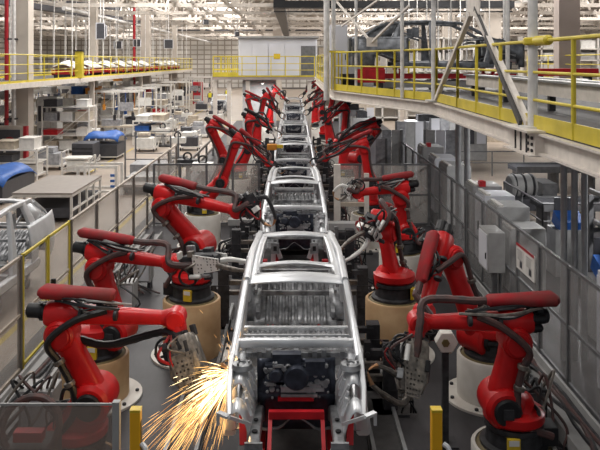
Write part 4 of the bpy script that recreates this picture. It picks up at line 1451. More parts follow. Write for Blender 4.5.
for i in range(620):                                    # main fan down the aisle side
    k = r.random()
    ang = r.gauss(math.radians(216), math.radians(9))
    sp = r.uniform(.35, 1.0)
    v = V((math.cos(ang), r.uniform(-.35, .25), math.sin(ang))) * sp * 1.6
    t0 = abs(r.gauss(.05, .40))
    t0 = min(t0, .8)
    streak(src + V((r.gauss(0, .03), r.gauss(0, .03), r.gauss(0, .03))), v, t0, t0 + r.uniform(.06, .28), r.uniform(.0016, .0042), 0 if t0 < .28 and k < .5 else 1 if k < .7 else 2)
for i in range(230):                                    # drop beneath the nose
    ang = r.gauss(math.radians(248), math.radians(8))
    v = V((math.cos(ang), r.uniform(-.3, .3), math.sin(ang))) * r.uniform(.4, 1.1)
    t0 = abs(r.gauss(.1, .35))
    streak(src, v, t0, t0 + r.uniform(.06, .2), r.uniform(.0014, .0034), 1 if r.random() < .6 else 2)
for i in range(150):                                    # jet towards the gun
    ang = r.gauss(math.radians(186), math.radians(11))
    v = V((math.cos(ang), r.uniform(-.3, .3), math.sin(ang) + .1)) * r.uniform(.4, 1.0)
    t0 = abs(r.gauss(.05, .25))
    streak(src + V((0, 0, .03)), v, t0, t0 + r.uniform(.05, .2), r.uniform(.0016, .004), 0 if r.random() < .4 else 1)
for i in range(130):                                    # fountain up along the pillar
    ang = r.gauss(math.radians(97), math.radians(7))
    v = V((math.cos(ang), r.uniform(-.2, .2), math.sin(ang))) * r.uniform(.4, 1.1)
    t0 = abs(r.gauss(.1, .25))
    streak(src, v, t0, t0 + r.uniform(.03, .12), r.uniform(.0014, .003), 1 if r.random() < .5 else 2)
m.cur = 0
for i in range(60):
    a, b = r.uniform(0, 6.28), r.uniform(-1, 1)
    v = V((math.cos(a), r.uniform(-.5, .5), math.sin(a)))
    streak(src, v, 0, r.uniform(.04, .14), .005, 0)
sp = tag(m.build('spark_shower', ['spark1', 'spark2', 'spark3']), 'golden welding sparks fanning out from the first car nose', 'sparks', kind='stuff')
L = bpy.data.lights.new('weld_glow', 'POINT')
L.energy = 28
L.color = (1, .62, .25)
L.shadow_soft_size = .12
lo = bpy.data.objects.new('weld_glow', L)
lo.location = src + V((-.16, -.12, -.05))
COL.objects.link(lo)

# ================================================================== AISLE AND BACKGROUND
def frame_box(m, c, sx, sy, sz, w):
    x0, y0, z0 = c[0] - sx / 2, c[1] - sy / 2, c[2]
    for ax in (0, 1):
        for ay in (0, 1):
            m.box((x0 + ax * sx, y0 + ay * sy, z0 + sz / 2), (w, w, sz))


# big flat grey table
t = thing('flat_table', 'long low grey-topped table in the aisle beside the parked car body', 'table', (-7.88, 24.5, 0))
MB().box((-7.88, 24.5, .93), (1.9, 3.55, .05)).build('table_top', 'tabletop', t)
for x in (-8.78, -6.98):
    MB().box((x, 24.5, .86), (.07, 3.5, .09)).build('side_rail', 'rackw', t)
    MB().box((x, 24.5, .38), (.06, 3.5, .06)).build('side_rail', 'rackw', t)
    for y in (22.8, 23.65, 24.5, 25.35, 26.2):
        MB().box((x, y, .43), (.07, .07, .86)).build('leg', 'rackw', t)
for y in (22.78, 26.22):
    MB().box((-7.88, y, .86), (1.8, .07, .09)).build('end_rail', 'rackw', t)
MB().box((-7.88, 24.5, .3), (1.7, 3.3, .3)).build('dark_tray', 'boxd', t)
t = thing('white_trolley', 'white bar trolley with blue strips at the corner of the flat table', 'trolley', (-6.75, 26.8, 0))
for x, y in ((-7.9, 26.6), (-6.5, 26.6), (-6.5, 27.5), (-7.9, 27.5)):
    MB().box((x, y, .62), (.09, .09, 1.24)).build('post', 'rackw', t)
for z in (.3, 1.2):
    for y in (26.6, 27.5):
        MB().box((-7.2, y, z), (1.5, .08, .09)).build('rail', 'rackw', t)
for z in (.5, .7, .9):
    MB().box((-6.62, 26.56, z), (.16, .05, .09)).build('blue_strip', 'blue', t)
for i in range(2):
    MB().bar((-7.6 + .2 * i, 27, 1.25), (-7.4 + .2 * i, 27, 1.6), .05).build('hook', 'rackw', t)
t = thing('platform_cart', 'flat dark platform cart by the end of the clear guard fence', 'cart', (-5.9, 28.6, 0))
MB().box((-5.9, 28.6, .36), (1.5, 2.3, .1)).build('platform', 'tabletop', t)
MB().box((-5.9, 28.6, .24), (1.3, 2.1, .14)).build('frame', 'boxd', t)
MB().box((-5.9, 28.9, .5), (1.2, 1.4, .16)).build('upper_tray', 'cab', t)
for x in (-6.4, -5.4):
    for y in (27.8, 29.4):
        MB().drum((x, y, .1), (1, 0, 0), .1, .04, .02, 12).build('wheel', 'black', t)
t = thing('wire_cage', 'tall thin wire cage frame standing behind the platform cart', 'cage', (-6.1, 31, 0))
for x in (-7.0, -5.1):
    for y in (30.2, 32.2):
        MB().box((x, y, 1.0), (.06, .06, 2.0)).build('post', 'fgrey', t)
for z in (1.0, 1.97):
    for y in (30.2, 32.2):
        MB().box((-6.05, y, z), (1.9, .04, .04)).build('rail', 'fgrey', t)
MB().box((-6.05, 31.2, .5), (1.6, 1.6, .5)).build('pale_bin', 'boxg', t)


def tarp_cart(x, y, label, sx=2.0, sy=1.6, h=1.1, cover='blue'):
    t = thing('covered_cart', label, 'cart', (x, y, 0))
    MB().box((x, y, .5), (sx, sy, .62)).build('bin', 'boxd', t, bevel=.02)
    MB().grid(10, 8, lambda u, v: V((x - sx * .53 + sx * 1.06 * u, y - sy * .53 + sy * 1.06 * v, h - .16 + .1 * math.sin(u * 7) * math.sin(v * 5) - .22 * (abs(v - .5) * 2) ** 6 - .2 * (abs(u - .5) * 2) ** 6))).build('cover', cover, t, solid=.03)
    MB().box((x, y, .16), (sx, sy, .06)).build('frame', 'rackw', t)
    for ax in (-1, 1):
        for ay in (-1, 1):
            MB().drum((x + ax * sx * .42, y + ay * sy * .4, .09), (1, 0, 0), .09, .03, .01, 10).build('castor', 'black', t)
    return t


tarp_cart(-11.2, 27.0, 'blue-covered dark cart before the white rack by the big column', 2.0, 3.2, 1.25)
tarp_cart(-9.9, 38.2, 'blue-covered cart standing by itself in the middle of the aisle', 1.7, 1.9, 1.5)
t = thing('dark_crate', 'black slatted crate in front of the blue-covered aisle cart', 'crate', (-10.2, 36.3, 0))
MB().box((-10.35, 36.2, .62), (1.05, 1.3, .85)).build('box', 'boxd', t, bevel=.03)
for z in (.4, .6, .8):
    MB().box((-10.35, 35.53, z), (1.0, .03, .06)).build('slat', 'dark', t)
MB().box((-10.35, 36.2, .12), (1.1, 1.3, .1)).build('frame', 'rackw', t)
for ax in (-.4, .4):
    MB().drum((-10.35 + ax, 35.7, .08), (1, 0, 0), .08, .03, .01, 10).build('castor', 'black', t)


def rack(x, y, sx, sy, h, n, label, seed, mt='rackw', name='parts_rack', group=None):
    """open shelf rack; shelves, uprights and the stacked stock it stores"""
    r = random.Random(seed)
    t = thing(name, label, 'rack', (x, y, 0), group)
    for ax in (-1, 1):
        for ay in (-1, 1):
            MB().box((x + ax * sx / 2, y + ay * sy / 2, h / 2), (.07, .07, h)).build('upright', mt, t)
    for k in range(n):
        z = .18 + (h - .25) * k / max(1, n - 1)
        MB().box((x, y, z), (sx, sy, .05)).build('shelf', mt, t)
    for ay in (-1, 1):
        MB().bar((x - sx / 2, y + ay * sy / 2, .3), (x + sx / 2, y + ay * sy / 2, h - .2), .035).build('brace', mt, t)
    return t


def totes(x, y, sx, sy, zs, seed, where):
    r = random.Random(seed)
    lvn = {2: ['bottom', 'top'], 3: ['bottom', 'middle', 'top'], 4: ['bottom', 'second', 'third', 'top']}[len(zs)]
    for lv, z in enumerate(zs):
        k = 0
        nx = max(1, int(sx / .85))
        for i in range(nx):
            if r.random() < .2:
                continue
            w = sx / nx * r.uniform(.65, .9)
            hh = min(r.uniform(.25, .5), (zs[1] - zs[0] - .13) if lv < len(zs) - 1 else .5)
            xx = x - sx / 2 + sx / nx * (i + .5)
            yy = y - sy * .08
            z = zs[lv] + .004
            mt = r.choice(('boxg', 'boxg', 'boxb', 'boxb', 'boxd', 'alu', 'rackw', 'alu', 'boxb') if r.random() < .94 else ('amber', 'blue', 'carrier'))
            cn = {'boxg': 'grey', 'boxb': 'beige', 'boxd': 'black', 'alu': 'white', 'rackw': 'cream', 'amber': 'orange', 'blue': 'blue', 'carrier': 'red'}[mt]
            t = thing('parts_tote', f'{cn} tote, {ORD[k]} along the {lvn[lv]} shelf of {where}', 'tote', (xx, yy, z), 'totes on the aisle racks')
            MB().box((xx, yy, z + hh / 2), (w, sy * .7, hh)).build('bin', mt, t)
            MB().box((xx, yy, z + hh), (w * 1.06, sy * .75, .04)).build('rim', mt, t)
            k += 1


spots = [(-11.9, 31.6, 1.9, 1.3, 1.35, 3, 'the white rack beside the big column'),
         (-9.7, 32.8, 1.2, 1.0, .8, 2, 'the low cart by the big column'),
         (-14.9, 31.0, 1.7, 1.2, 2.0, 3, 'the tall rack before the big column'),
         (-12.6, 40.8, 2.6, 1.4, 2.6, 4, 'the tall rack past the big column'),
         (-16.8, 41.5, 2.8, 1.6, 3.0, 4, 'the tall rack behind the column'),
         (-13.8, 44.9, 2.8, 1.6, 2.4, 4, 'the rack under the raised walkway'),
         (-8.7, 45.2, 2.0, 2.6, 1.5, 3, 'the wide pale rack lining the aisle'),
         (-10.3, 50.0, 2.2, 2.6, 1.5, 3, 'the second pale rack lining the aisle'),
         (-13.6, 49.6, 3.0, 1.6, 2.9, 4, 'the rack behind the pale aisle racks'),
         (-17.5, 49, 3.0, 1.6, 3.0, 4, 'the deep rack in the second bay'),
         (-10.8, 55.5, 2.4, 2.2, 1.8, 3, 'the third pale rack lining the aisle'),
         (-14.2, 55.5, 3.0, 1.6, 2.8, 4, 'the rack in the third bay'),
         (-18.5, 56.5, 3.0, 1.6, 3.2, 4, 'the deep rack in the third bay'),
         (-11.4, 61.5, 2.4, 2, 2.0, 3, 'the fourth pale rack lining the aisle'),
         (-15.6, 63, 3.4, 1.6, 3.0, 4, 'the rack in the fourth bay'),
         (-20.5, 64, 3.4, 1.6, 3.2, 4, 'the deep rack in the fourth bay'),
         (-16.6, 71, 3.6, 1.8, 3.2, 4, 'the rack in the fifth bay'),
         (-22.0, 72, 3.6, 1.8, 3.2, 4, 'the deep rack in the fifth bay'),
         (-18.6, 83, 3.6, 1.8, 3.0, 4, 'the rack in the sixth bay'),
         (-19.0, 35.2, 2.4, 1.4, 2.8, 4, 'the tall rack by the dark red pipe'),
         (-22.5, 42.5, 2.8, 1.4, 3.0, 4, 'the outermost rack past the dark red pipe')]
for i, (x, y, sx, sy, h, n, w) in enumerate(spots):
    rack(x, y, sx, sy, h, n, w.replace('the ', '', 1) + ', shelves filled with totes', i)
    zs = [.205 + (h - .25) * k / max(1, n - 1) for k in range(n)]
    totes(x, y, sx, sy, zs, 100 + i, w)

# assembly stations between the racks: light gantries with hanging tools
st_rows = [('by the aisle edge', -11.4), ('in the middle', -17.6), ('deep inside', -22.5), ('at the outer wall side', -28)]
for bi, (bay, y) in enumerate([('before the third bay', 47.0), ('in the third bay', 52.8), ('in the fourth bay', 59), ('in the fifth bay', 67.5), ('in the sixth bay', 78.2), ('in the last bay', 88)]):
    for rname, x in st_rows:
        t = thing('assembly_gantry', f'white tool gantry {rname} {bay} beyond the aisle racks', 'gantry', (x, y, 0), 'tool gantries in the bays')
        r = random.Random(int(x * 10 + y))
        W_ = 3.2
        for ax in (-1, 1):
            for ay in (-1, 1):
                MB().box((x + ax * W_ / 2, y + ay * .9, 1.6), (.09, .09, 3.2)).build('post', 'rackw', t)
        for ay in (-1, 1):
            MB().box((x, y + ay * .9, 3.15), (W_, .09, .12)).build('beam', 'rackw', t)
        for k in range(5):
            xx = x - 1.3 + .65 * k + r.uniform(-.15, .15)
            zz = r.uniform(1.2, 2.2)
            MB().tube([(xx, y - .7, zz), (xx, y - .7, 3.1)], .025, n=5).box((xx, y - .7, zz), (.16, .16, .34)).build('hanging_tool', r.choice(('boxd', 'dark', 'blue', 'amber', 'cab', 'boxd')), t)
        MB().box((x, y + .2, .85), (2.6, 1.0, .1)).build('bench_top', 'boxb', t)
        MB().box((x - .4, y + .2, 1.1), (1.2, .7, .4)).build('workpiece', r.choice(('boxg', 'silver2', 'boxd', 'boxb')), t)
        for ax in (-1.1, 1.1):
            MB().box((x + ax, y + .2, .4), (.1, .8, .8)).build('bench_leg', 'boxg', t)
        MB().box((x + .8, y - .95, 2.2), (.9, .05, .55)).build('board', r.choice(('paper', 'boxg', 'alu')), t)
# crates with windows, machines and panels behind the racks
for i, (px, py, d, w, h, mt, lb) in enumerate([(64, 112, 47, 1.9, 2.2, 'boxg', 'grey machine with dark window row among the tall racks'),
                                               (50, 106, 42.6, 1.2, 3.0, 'alu', 'tall white machine guard beside the big column'),
                                               (118, 96, 60, 2.2, 2.4, 'boxg', 'grey machine behind the pale aisle racks'),
                                               (168, 104, 75, 3.2, 2.0, 'alu', 'pale machine at the aisle end before the yellow-railed deck'),
                                               (175, 88, 84, 4.0, 2.6, 'boxb', 'brown-grey machine bank under the walkway end'),
                                               (198, 95, 86, 1.1, 2.6, 'pipe', 'red cabinet stack standing near the people in vests'),
                                               (145, 108, 64.5, .9, 2.6, 'dred', 'red crate tower at the foot of the slim column'),
                                               (20, 120, 44.6, 1.4, 2.6, 'boxb', 'beige machine behind the big column')]):
    b = P(px, py, d)
    t = thing('machine', lb, 'machine', (b.x, d, 0))
    MB().box((b.x, d, h / 2), (w, 1.0, h)).build('housing', mt, t, bevel=.03)
    for k in range(max(2, int(w / .5))):
        xx = b.x - w / 2 + w * (k + .5) / max(2, int(w / .5))
        MB().box((xx, d - .52, h * .68), (w / max(2, int(w / .5)) * .7, .04, h * .3)).build('window', 'boxd', t)
    MB().box((b.x, d - .52, h * .25), (w * .8, .04, h * .3)).build('lower_panel', 'cab', t)
t = thing('fire_cabinet', 'dark window cabinet with red frame at the foot of the big column', 'cabinet', (-13.9, 36, 0))
MB().box((-13.9, 35.75, .95), (1.35, .4, 1.9)).build('frame', 'colm', t)
MB().box((-13.9, 35.53, 1.05), (1.0, .04, 1.35)).build('door', 'boxd', t)
MB().box((-13.15, 35.65, .95), (.16, .3, 1.9)).build('red_edge', 'pipe', t)
MB().drum((-13.9, 35.49, 1.1), (0, 1, 0), .28, .03, .01).build('hose_reel', 'dred', t)

for i, (x, y, w, kind, lb) in enumerate([
        (-11.4, 34.2, 1.3, 'boxg', 'grey tote cart just past the low cart by the big column'), (-8.3, 41.0, 1.2, 'alu', 'white tote cart on the open aisle floor past the blue-covered cart'),
        (-11.8, 43.3, 1.3, 'boxd', 'black tote cart between tall rack and wide pale rack'), (-9.0, 48.0, 1.1, 'boxb', 'beige tote cart between the first two pale aisle racks'),
        (-9.1, 53.2, 1.2, 'alu', 'white tote cart between second and third pale aisle racks'), (-9.1, 58.4, 1.2, 'boxg', 'grey tote cart past the third pale aisle rack'),
        (-10.6, 65.0, 1.4, 'boxd', 'black tote cart beside the slim column with red pipe'), (-6.4, 44.5, 1.3, 'alu', 'white tote cart on the robot side of the aisle'),
        (-6.2, 48.5, 1.3, 'boxg', 'grey tote cart on the robot side of the aisle before the stair rails'), (-7.3, 54.0, 1.4, 'boxb', 'beige tote cart on the robot side deeper down the aisle'),
        (-5.9, 41.5, 1.2, 'boxd', 'black tote cart just beyond the low grey barrier'), (-6.3, 59.0, 1.5, 'alu', 'white tote cart by the aisle crossing'),
        (-9.2, 73, 1.4, 'boxd', 'black tote cart past the small silver car body'), (-4.2, 71.0, 1.4, 'boxb', 'beige tote cart at the crossing beside the deck posts')]):
    t = thing('tote_cart', lb, 'cart', (x, y, 0), 'tote carts along the aisle')
    MB().box((x, y, .22), (w, 1.1, .07)).build('platform', 'rackw', t)
    for ax in (-1, 1):
        for ay in (-1, 1):
            MB().drum((x + ax * w * .4, y + ay * .42, .09), (1, 0, 0), .09, .03, .01, 10).build('castor', 'black', t)
        MB().box((x + ax * w * .48, y, .85), (.05, 1.05, .05)).build('push_bar', 'rackw', t)
        for ay in (-1, 1):
            MB().box((x + ax * w * .48, y + ay * .5, .55), (.05, .05, .62)).build('bar_post', 'rackw', t)
    MB().box((x, y, .52), (w * .8, .9, .52)).build('tote', kind, t, bevel=.02)
    MB().box((x - w * .1, y, .92), (w * .5, .7, .26)).build('upper_tote', ('boxg', 'boxb', 'alu', 'boxd')[i % 4], t, bevel=.02)
# small floor equipment seen between the robots and the aisle
for i, (px, py, d, lb) in enumerate([(188, 140, 29.5, 'small dark tool stand with ring hose by the fence corner'), (203, 143, 28.5, 'small pale valve stand behind the fence corner'),
                                     (163, 126, 43.2, 'white kit cart on the aisle crossing'), (187, 110, 55.8, 'pale kit cart by the yellow floor line'),
                                     (178, 132, 38, 'pale sign stand beside the barrier')]):
    b = P(px, py, d)
    t = thing('tool_stand', lb, 'stand', (b.x, d, 0))
    MB().box((b.x, d, .05), (.9, .7, .1)).build('base', 'dark', t)
    MB().box((b.x, d, .6), (.14, .14, 1.1)).build('post', 'cab', t)
    MB().box((b.x, d, .95), (.8, .5, .3)).build('tray', 'alu' if 'pale' in lb or 'white' in lb else 'dark', t)
    MB().hose([(b.x + .16 * math.cos(a), d - .1, 1.22 + .16 * math.sin(a)) for a in [k * PI / 4 for k in range(9)]], .04, n=6).build('hose_loop', 'black', t)
t = thing('barrier', 'low grey steel barrier along the aisle beyond the fence corner', 'barrier', (-4.2, 34, 0))
for y in (30, 33, 36, 39):
    MB().box((-4.3, y, .5), (.1, .1, 1.0)).build('post', 'fgrey', t)
for z in (.45, .95):
    MB().box((-4.3, 34.5, z), (.07, 9.2, .12)).build('rail', 'fpost', t)


# people
def person(px, d, label, vest, pose, zb=0.0):
    x = (px - CX) * d / F
    t = thing('person', label, 'person', (x, d, zb))
    a = pose
    J = dict(pel=(0, 0, .95), ch=(0, .0, 1.25), nk=(0, 0, 1.46), hd=(0, -.01, 1.62),
             ls=(.19, 0, 1.40), le=(.25, -.03 - .1 * a, 1.13), lh=(.22, -.18 - .16 * a, .95), rs=(-.19, 0, 1.40), re=(-.26, .02, 1.12), rh=(-.24, -.08, .88),
             lhp=(.1, 0, .92), lk=(.11, -.06 * a, .5), la=(.11, .05 * a, .08), lt=(.12, -.14 + .05 * a, .03), rhp=(-.1, 0, .92), rk=(-.11, .0, .5), ra=(-.11, .0, .08), rt=(-.13, -.18, .03))
    R = dict(pel=.14, ch=.15, nk=.06, hd=.10, ls=.07, le=.05, lh=.04, rs=.07, re=.05, rh=.04, lhp=.09, lk=.065, la=.045, lt=.04, rhp=.09, rk=.065, ra=.045, rt=.04)
    ed = [('pel', 'ch'), ('ch', 'nk'), ('nk', 'hd'), ('ch', 'ls'), ('ls', 'le'), ('le', 'lh'), ('ch', 'rs'), ('rs', 're'), ('re', 'rh'),
          ('pel', 'lhp'), ('lhp', 'lk'), ('lk', 'la'), ('la', 'lt'), ('pel', 'rhp'), ('rhp', 'rk'), ('rk', 'ra'), ('ra', 'rt')]
    ks = list(J)
    me = bpy.data.meshes.new('body')
    me.from_pydata([V(J[k]) for k in ks], [(ks.index(p), ks.index(q)) for p, q in ed], [])
    me.materials.append(MT['cloth'])
    o = bpy.data.objects.new('body', me)
    COL.objects.link(o)
    o.parent = t
    md = o.modifiers.new('skin', 'SKIN')
    for i, k in enumerate(ks):
        me.skin_vertices[0].data[i].radius = (R[k], R[k])
    me.skin_vertices[0].data[0].use_root = True
    o.modifiers.new('smooth', 'SUBSURF').levels = 1
    md.use_smooth_shade = True
    f = MB().ball((x, d - .02, zb + 1.63), .105, sc=(.86, 1, 1.16)).ball((x, d - .13, zb + 1.62), .02).ball((x - .09, d, zb + 1.62), .025).ball((x + .09, d, zb + 1.62), .025)
    f.build('face', 'skin', t)
    MB().loft([(x, d, zb + .92), (x, d, zb + 1.1), (x, d, zb + 1.3), (x, d, zb + 1.44)], [(.135, .19), (.145, .19), (.15, .21), (.09, .17)], ref=(0, 1, 0), n=14, p=2.6).build('vest', vest, t)
    MB().ball((x, d + .01, zb + 1.68), .115, sc=(.9, 1, .9)).build('hair' if vest == 'cloth' else 'helmet', 'hair' if vest == 'cloth' else 'alu', t)
    return t


person(210.0, 83, 'person in yellow vest, the one beside the red cabinet, standing', 'vest', .4)
person(214.6, 84, 'person in yellow vest standing shoulder to shoulder before the pale column', 'vest', -.3)
person(190.2, 85, 'person in dark clothes with yellow vest standing by the column', 'vest', .2)
person(227.0, 90, 'person in yellow vest alone between pale posts under the deck', 'vest', .5)

# ------------------------------------------------------------------ walkway side behind the grey fence
for i, (y, w, h, mt) in enumerate([(10.6, 1.1, 1.9, 'cabl'), (15.9, .8, 1.5, 'cab'), (17.0, .9, 1.75, 'cab'), (18.1, .9, 1.8, 'cabl'), (19.2, .9, 1.85, 'cab'), (22.6, 1.2, 1.9, 'cab'), (24.4, 1.2, 1.9, 'cabl'), (26.6, 1.2, 2.0, 'cab')]):
    lb = ['wide pale electric cabinet behind the smoky fence, standing apart', 'grey electric cabinet, first of the close row behind the control box', 'grey electric cabinet, second of the close row',
          'grey electric cabinet, third of the close row', 'grey electric cabinet with red lamp, last of the close row', 'grey electric cabinet past the twin grey tubes, first of three',
          'pale electric cabinet, second of three past the twin tubes', 'grey electric cabinet, third of three past the twin tubes'][i]
    t = thing('electric_cabinet', lb, 'cabinet', (5.05, y, 0), 'electric cabinets behind the fence')
    MB().box((5.05, y, h / 2 + .05), (.75, w - .06, h - .1)).build('body', mt, t, bevel=.012)
    MB().box((5.05, y, .05), (.7, w - .1, .1)).build('plinth', 'dark', t)
    for s in (-1, 1):
        MB().box((4.665, y + s * w * .235, h / 2 + .05), (.02, w * .44, h - .25)).build('door', mt, t)
    MB().box((4.64, y + .05, h * .55), (.03, .04, .22)).build('handle', 'black', t)
    if i in (4, 7):
        MB().box((4.9, y - .4, h + .07), (.16, .2, .14)).build('lamp', 'carrier', t)
    MB().box((4.78, y, h + .02), (.1, w - .1, .05)).build('cable_duct', 'rackw', t)
for i, (x, y, lb) in enumerate([(5.9, 13.4, 'blue-topped control desk behind the notice sheets'), (6.6, 17.4, 'blue-topped control desk beyond the cabinet row')]):
    t = thing('control_desk', lb, 'desk', (x, y, 0))
    MB().box((x, y, .55), (.8, .6, 1.1)).build('body', 'cab', t)
    MB().box((x, y - .05, 1.25), (.6, .5, .3), M4.Rotation(.4, 3, 'X')).build('console', 'blue', t)
    MB().box((x, y + .2, 1.6), (.5, .06, .36)).build('screen', 'boxd', t)
# handrail platforms
for i, (pts, lb) in enumerate([([(7.0, 24.0), (7.0, 20.3), (9.6, 20.3)], 'grey handrail round the machine pit behind the cabinets'),
                               ([(7.4, 32), (11.6, 32)], 'grey handrail before the bright hall floor')]):
    railing('grey_handrail', lb, pts, 1.5, z0=0, mt='fgrey', hts=(1.1, .6), toe=0)
# rollers, drums and dark conveyors
t = thing('drum_machine', 'dark machine with big pale drum beside the grey handrail', 'machine', (8.2, 25.4, 0))
MB().box((8.2, 25.4, .2), (1.8, 1.6, .4)).build('base', 'boxd', t)
MB().drum((7.95, 25.2, .76), (1, .1, 0), .40, .45, .05, 24).build('drum', 'cab', t)
for k in range(3):
    MB().drum((7.65 + .3 * k, 25.2, .76), (1, .1, 0), .43, .04, .02, 24).build('band', 'dark', t)
MB().box((8.8, 25.4, .65), (.5, 1.2, .5)).build('motor_box', 'fgrey', t)
for i, (x0, x1, y, z, lb) in enumerate([(7.4, 9.8, 22.0, .75, 'dark belt conveyor behind the grey handrail'), (8.6, 13.2, 28.4, .9, 'dark belt conveyor before the bright hall floor'),
                                        (6.4, 10.5, 15.3, .8, 'dark roller conveyor beyond the triple tubes')]):
    t = thing('belt_conveyor', lb, 'conveyor', ((x0 + x1) / 2, y, 0))
    MB().box(((x0 + x1) / 2, y, z), (x1 - x0, 1.1, .14)).build('belt', 'boxd', t)
    for s in (-1, 1):
        MB().box(((x0 + x1) / 2, y + s * .58, z + .02), (x1 - x0, .06, .24)).build('side_rail', 'fgrey', t)
    for k in range(4):
        xx = x0 + .2 + (x1 - x0 - .4) * k / 3
        MB().box((xx, y, z / 2), (.09, 1.0, z)).build('leg', 'fgrey', t)
# pipe rack with lengths of tube
t = thing('tube_rack', 'dark steel rack holding grey tubes beyond the triple tubes', 'rack', (6.9, 12.6, 0))
for y in (10.6, 12.6, 14.6):
    for x in (6.0, 7.8):
        MB().box((x, y, 1.2), (.09, .09, 2.4)).build('upright', 'fgrey', t)
    for z in (.5, 1.1, 1.7, 2.3):
        MB().box((6.9, y, z), (1.8, .08, .08)).build('arm', 'fgrey', t)
k = 0
for lv, z in enumerate((.5, 1.1, 1.7, 2.3)):
    for j in range(5):
        k += 1
        x = 6.2 + .32 * j
        o = MB().tube([(x, 9.9 + .1 * (j % 3), z + .10), (x, 15.1 - .15 * (j % 2), z + .10)], .055, n=10).build('steel_tube', ('tubeg', 'cab', 'silver2')[k % 3])
        tag(o, f'grey steel tube, {ORD[j]} from the fence on the {["bottom", "second", "third", "top"][lv]} arm of the tube rack', 'tube', 'tubes on the dark rack')
# distant equipment across the hall on that side
for i, (x, y, w, h, mt) in enumerate([(9.5, 44, 2.2, 2.4, 'boxg'), (13.2, 46, 2.4, 2.2, 'boxb'), (17.5, 40, 2.4, 2.6, 'boxg'), (12.5, 56, 3, 2.8, 'alu'), (17.5, 58, 3, 3, 'boxb'),
                                      (6.3, 34, 2.0, 2.3, 'boxg'), (9.0, 37.5, 1.8, 2.2, 'cab'), (3.4, 36, 1.0, 2.3, 'cab'), (3.3, 40.5, 1.4, 2.4, 'boxg'), (4.6, 50, 2, 2.4, 'boxb')]):
    lb = ['grey machine bank by the bright hall floor', 'beige machine bank behind the bright hall floor', 'grey machine bank beyond the dark red fire post', 'white machine bank deep in the hall',
          'beige machine bank deep in the hall', 'grey machine under the walkway beside the third car', 'pale grey machine under the walkway, second row', 'slim grey cabinet behind the deep red robots',
          'grey machine at the line end under the walkway', 'beige machine past the line end under the walkway'][i]
    t = thing('machine', lb, 'machine', (x, y, 0))
    MB().box((x, y, h / 2), (w, 1.2, h)).build('housing', mt, t, bevel=.03)
    for k in range(3):
        MB().box((x - w / 3 + w / 3 * k, y - .62, h * .6), (w * .25, .05, h * .4)).build('panel', ('cab', 'boxd', 'cabl')[k], t)
    MB().box((x, y - .1, h + .15), (w * .5, .6, .3)).build('top_unit', 'dark', t)
t = thing('fire_post', 'red and white striped post on the bright hall floor', 'post', (12.1, 31, 0))
for k in range(4):
    MB().box((12.1, 31, .15 + .3 * k), (.2, .2, .3)).build('band', 'pipe' if k % 2 else 'alu', t)
t = thing('red_reel', 'dark red reel machine on the floor past the triple tubes', 'reel', (9.4, 18.8, 0))
MB().drum((9.4, 18.8, 1.0), (0, 1, 0), .5, .3, .05).build('reel', 'carrier', t)
MB().box((9.4, 18.8, .3), (.9, .7, .6)).build('stand', 'dark', t)
# pale wall of shelving seen over the walkway
for i, (x, y, w, h) in enumerate([(5.5, 62, 7, 6.5), (14, 64, 8, 7.2), (23.5, 62, 8, 7.2), (33, 66, 8, 7.2)]):
    lb = ['tall pale storage shelving over the red skid, first bay', 'tall pale storage shelving, second bay before the far wall', 'tall pale storage shelving, third bay past the taupe column',
          'tall pale storage shelving, outermost bay past the taupe column'][i]
    t = thing('storage_shelving', lb, 'shelving', (x, y, 0))
    for k in range(6):
        MB().box((x - w / 2 + w * k / 5, y, h / 2), (.14, 1.2, h)).build('upright', 'rackw', t)
    for k in range(8):
        MB().box((x, y, .3 + (h - .4) * k / 7), (w, 1.2, .1)).build('shelf', 'rackw', t)
    MB().box((x, y + .7, h / 2), (w, .05, h)).build('back_sheet', 'beam', t)
    r = random.Random(i + 300)
    for lv in range(4, 7):
        z = .355 + (h - .4) * lv / 7
        for j in range(5):
            if r.random() < .75:
                hh = r.uniform(.4, .75)
                mt = r.choice(('boxb', 'alu', 'cab', 'rackw', 'boxg'))
                xx = x - w / 2 + w * (j + .5) / 5
                cn = {'boxb': 'beige', 'alu': 'white', 'cab': 'grey', 'rackw': 'cream', 'boxg': 'dark grey'}[mt]
                o = MB().box((xx, y, z + hh / 2), (w / 5 * .75, .9, hh)).build('storage_box', mt)
                tag(o, f'{cn} box, bay column {ORD[j]}, {ORD[lv]} level of {["first", "second", "third", "outermost"][i]} pale shelving', 'box', 'boxes on the tall shelving')

# ================================================================== LIGHT AND CAMERA
w = bpy.data.worlds.new('daylight')
SC.world = w
w.use_nodes = True
bg = w.node_tree.nodes['Background']
bg.inputs['Color'].default_value = (.93, .96, 1, 1)
bg.inputs['Strength'].default_value = 0.37


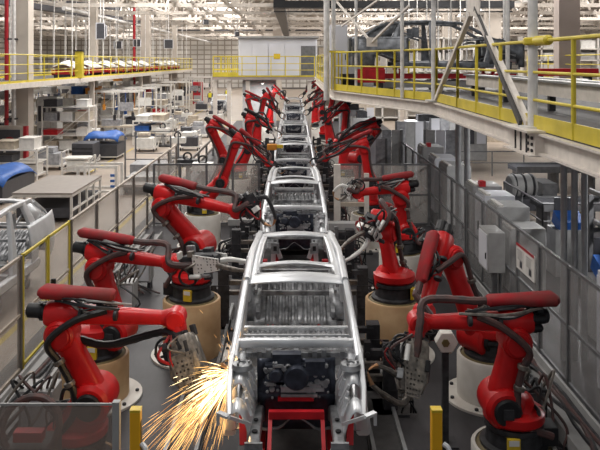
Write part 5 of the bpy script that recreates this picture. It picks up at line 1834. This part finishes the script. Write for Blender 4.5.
def area(x, y, z, sx, sy, e, col=(1, .97, .93)):
    L = bpy.data.lights.new('roof_light', 'AREA')
    L.shape = 'RECTANGLE'
    L.size, L.size_y = sx, sy
    L.energy = e
    L.color = col
    o = bpy.data.objects.new('roof_light', L)
    o.location = (x, y, z)
    COL.objects.link(o)


for y in (9, 24):
    area(-3.5, y, 12.6, 4, 9, 900)
    area(6, y, 12.6, 4, 10, 450)
for y in (42, 60, 80, 102, 122):
    for x in (-26, -9, 9, 27):
        area(x, y, 12.95, 5, 13, 2700)
area(-11, 27, 12.6, 4, 14, 900)
area(16, 40, 12.6, 5, 12, 2000)
for x, y in ((7.5, 13), (7.5, 20), (7.5, 28), (5.2, 34), (-1.9, 45.4)):  # lamps added to brighten the dark space under the decks
    t = thing('added_hanging_lamp', 'added tube lamp under the cross deck below the pale cabin' if x < 0 else f'added tube lamp under the walkway deck, {ORD[[13, 20, 28, 34].index(y)]} from the near edge', 'lamp', (x, y, 3.7), 'added tube lamps under the walkway')
    MB().box((x, y, 3.74), (.16, 1.6, .06)).build('housing', 'rackw', t)
    for yy in (-.6, .6):
        MB().tube([(x, y + yy, 3.76), (x, y + yy, 4.06)], .015, n=6).build('rod', 'fgrey', t)
    MB().box((x, y, 3.69), (.10, 1.5, .04)).build('tube', 'lamp', t)
    L = bpy.data.lights.new('added_fill_light', 'AREA')
    L.shape, L.size, L.size_y, L.energy = 'RECTANGLE', .2, 1.5, 220
    o = bpy.data.objects.new('added_fill_light', L)
    o.location = (x, y, 3.64)
    COL.objects.link(o)
cam = bpy.data.cameras.new('camera')
cam.sensor_width = 36
cam.lens = 36 * F / 600
cam.shift_x = (300 - CX) / 600
cam.shift_y = -(225 - CY) / 600
cam.clip_end = 400
co = bpy.data.objects.new('camera', cam)
co.location = (0, 0, H)
co.rotation_euler = (PI / 2, 0, 0)
COL.objects.link(co)
SC.camera = co
SC.view_settings.view_transform = 'Standard'
SC.view_settings.look = 'None'
SC.view_settings.gamma = 1
SC.view_settings.exposure = 0.0
for o in list(SC.objects):
    if '_abs' in o:
        del o['_abs']
    if '_dark' in o:
        del o['_dark']
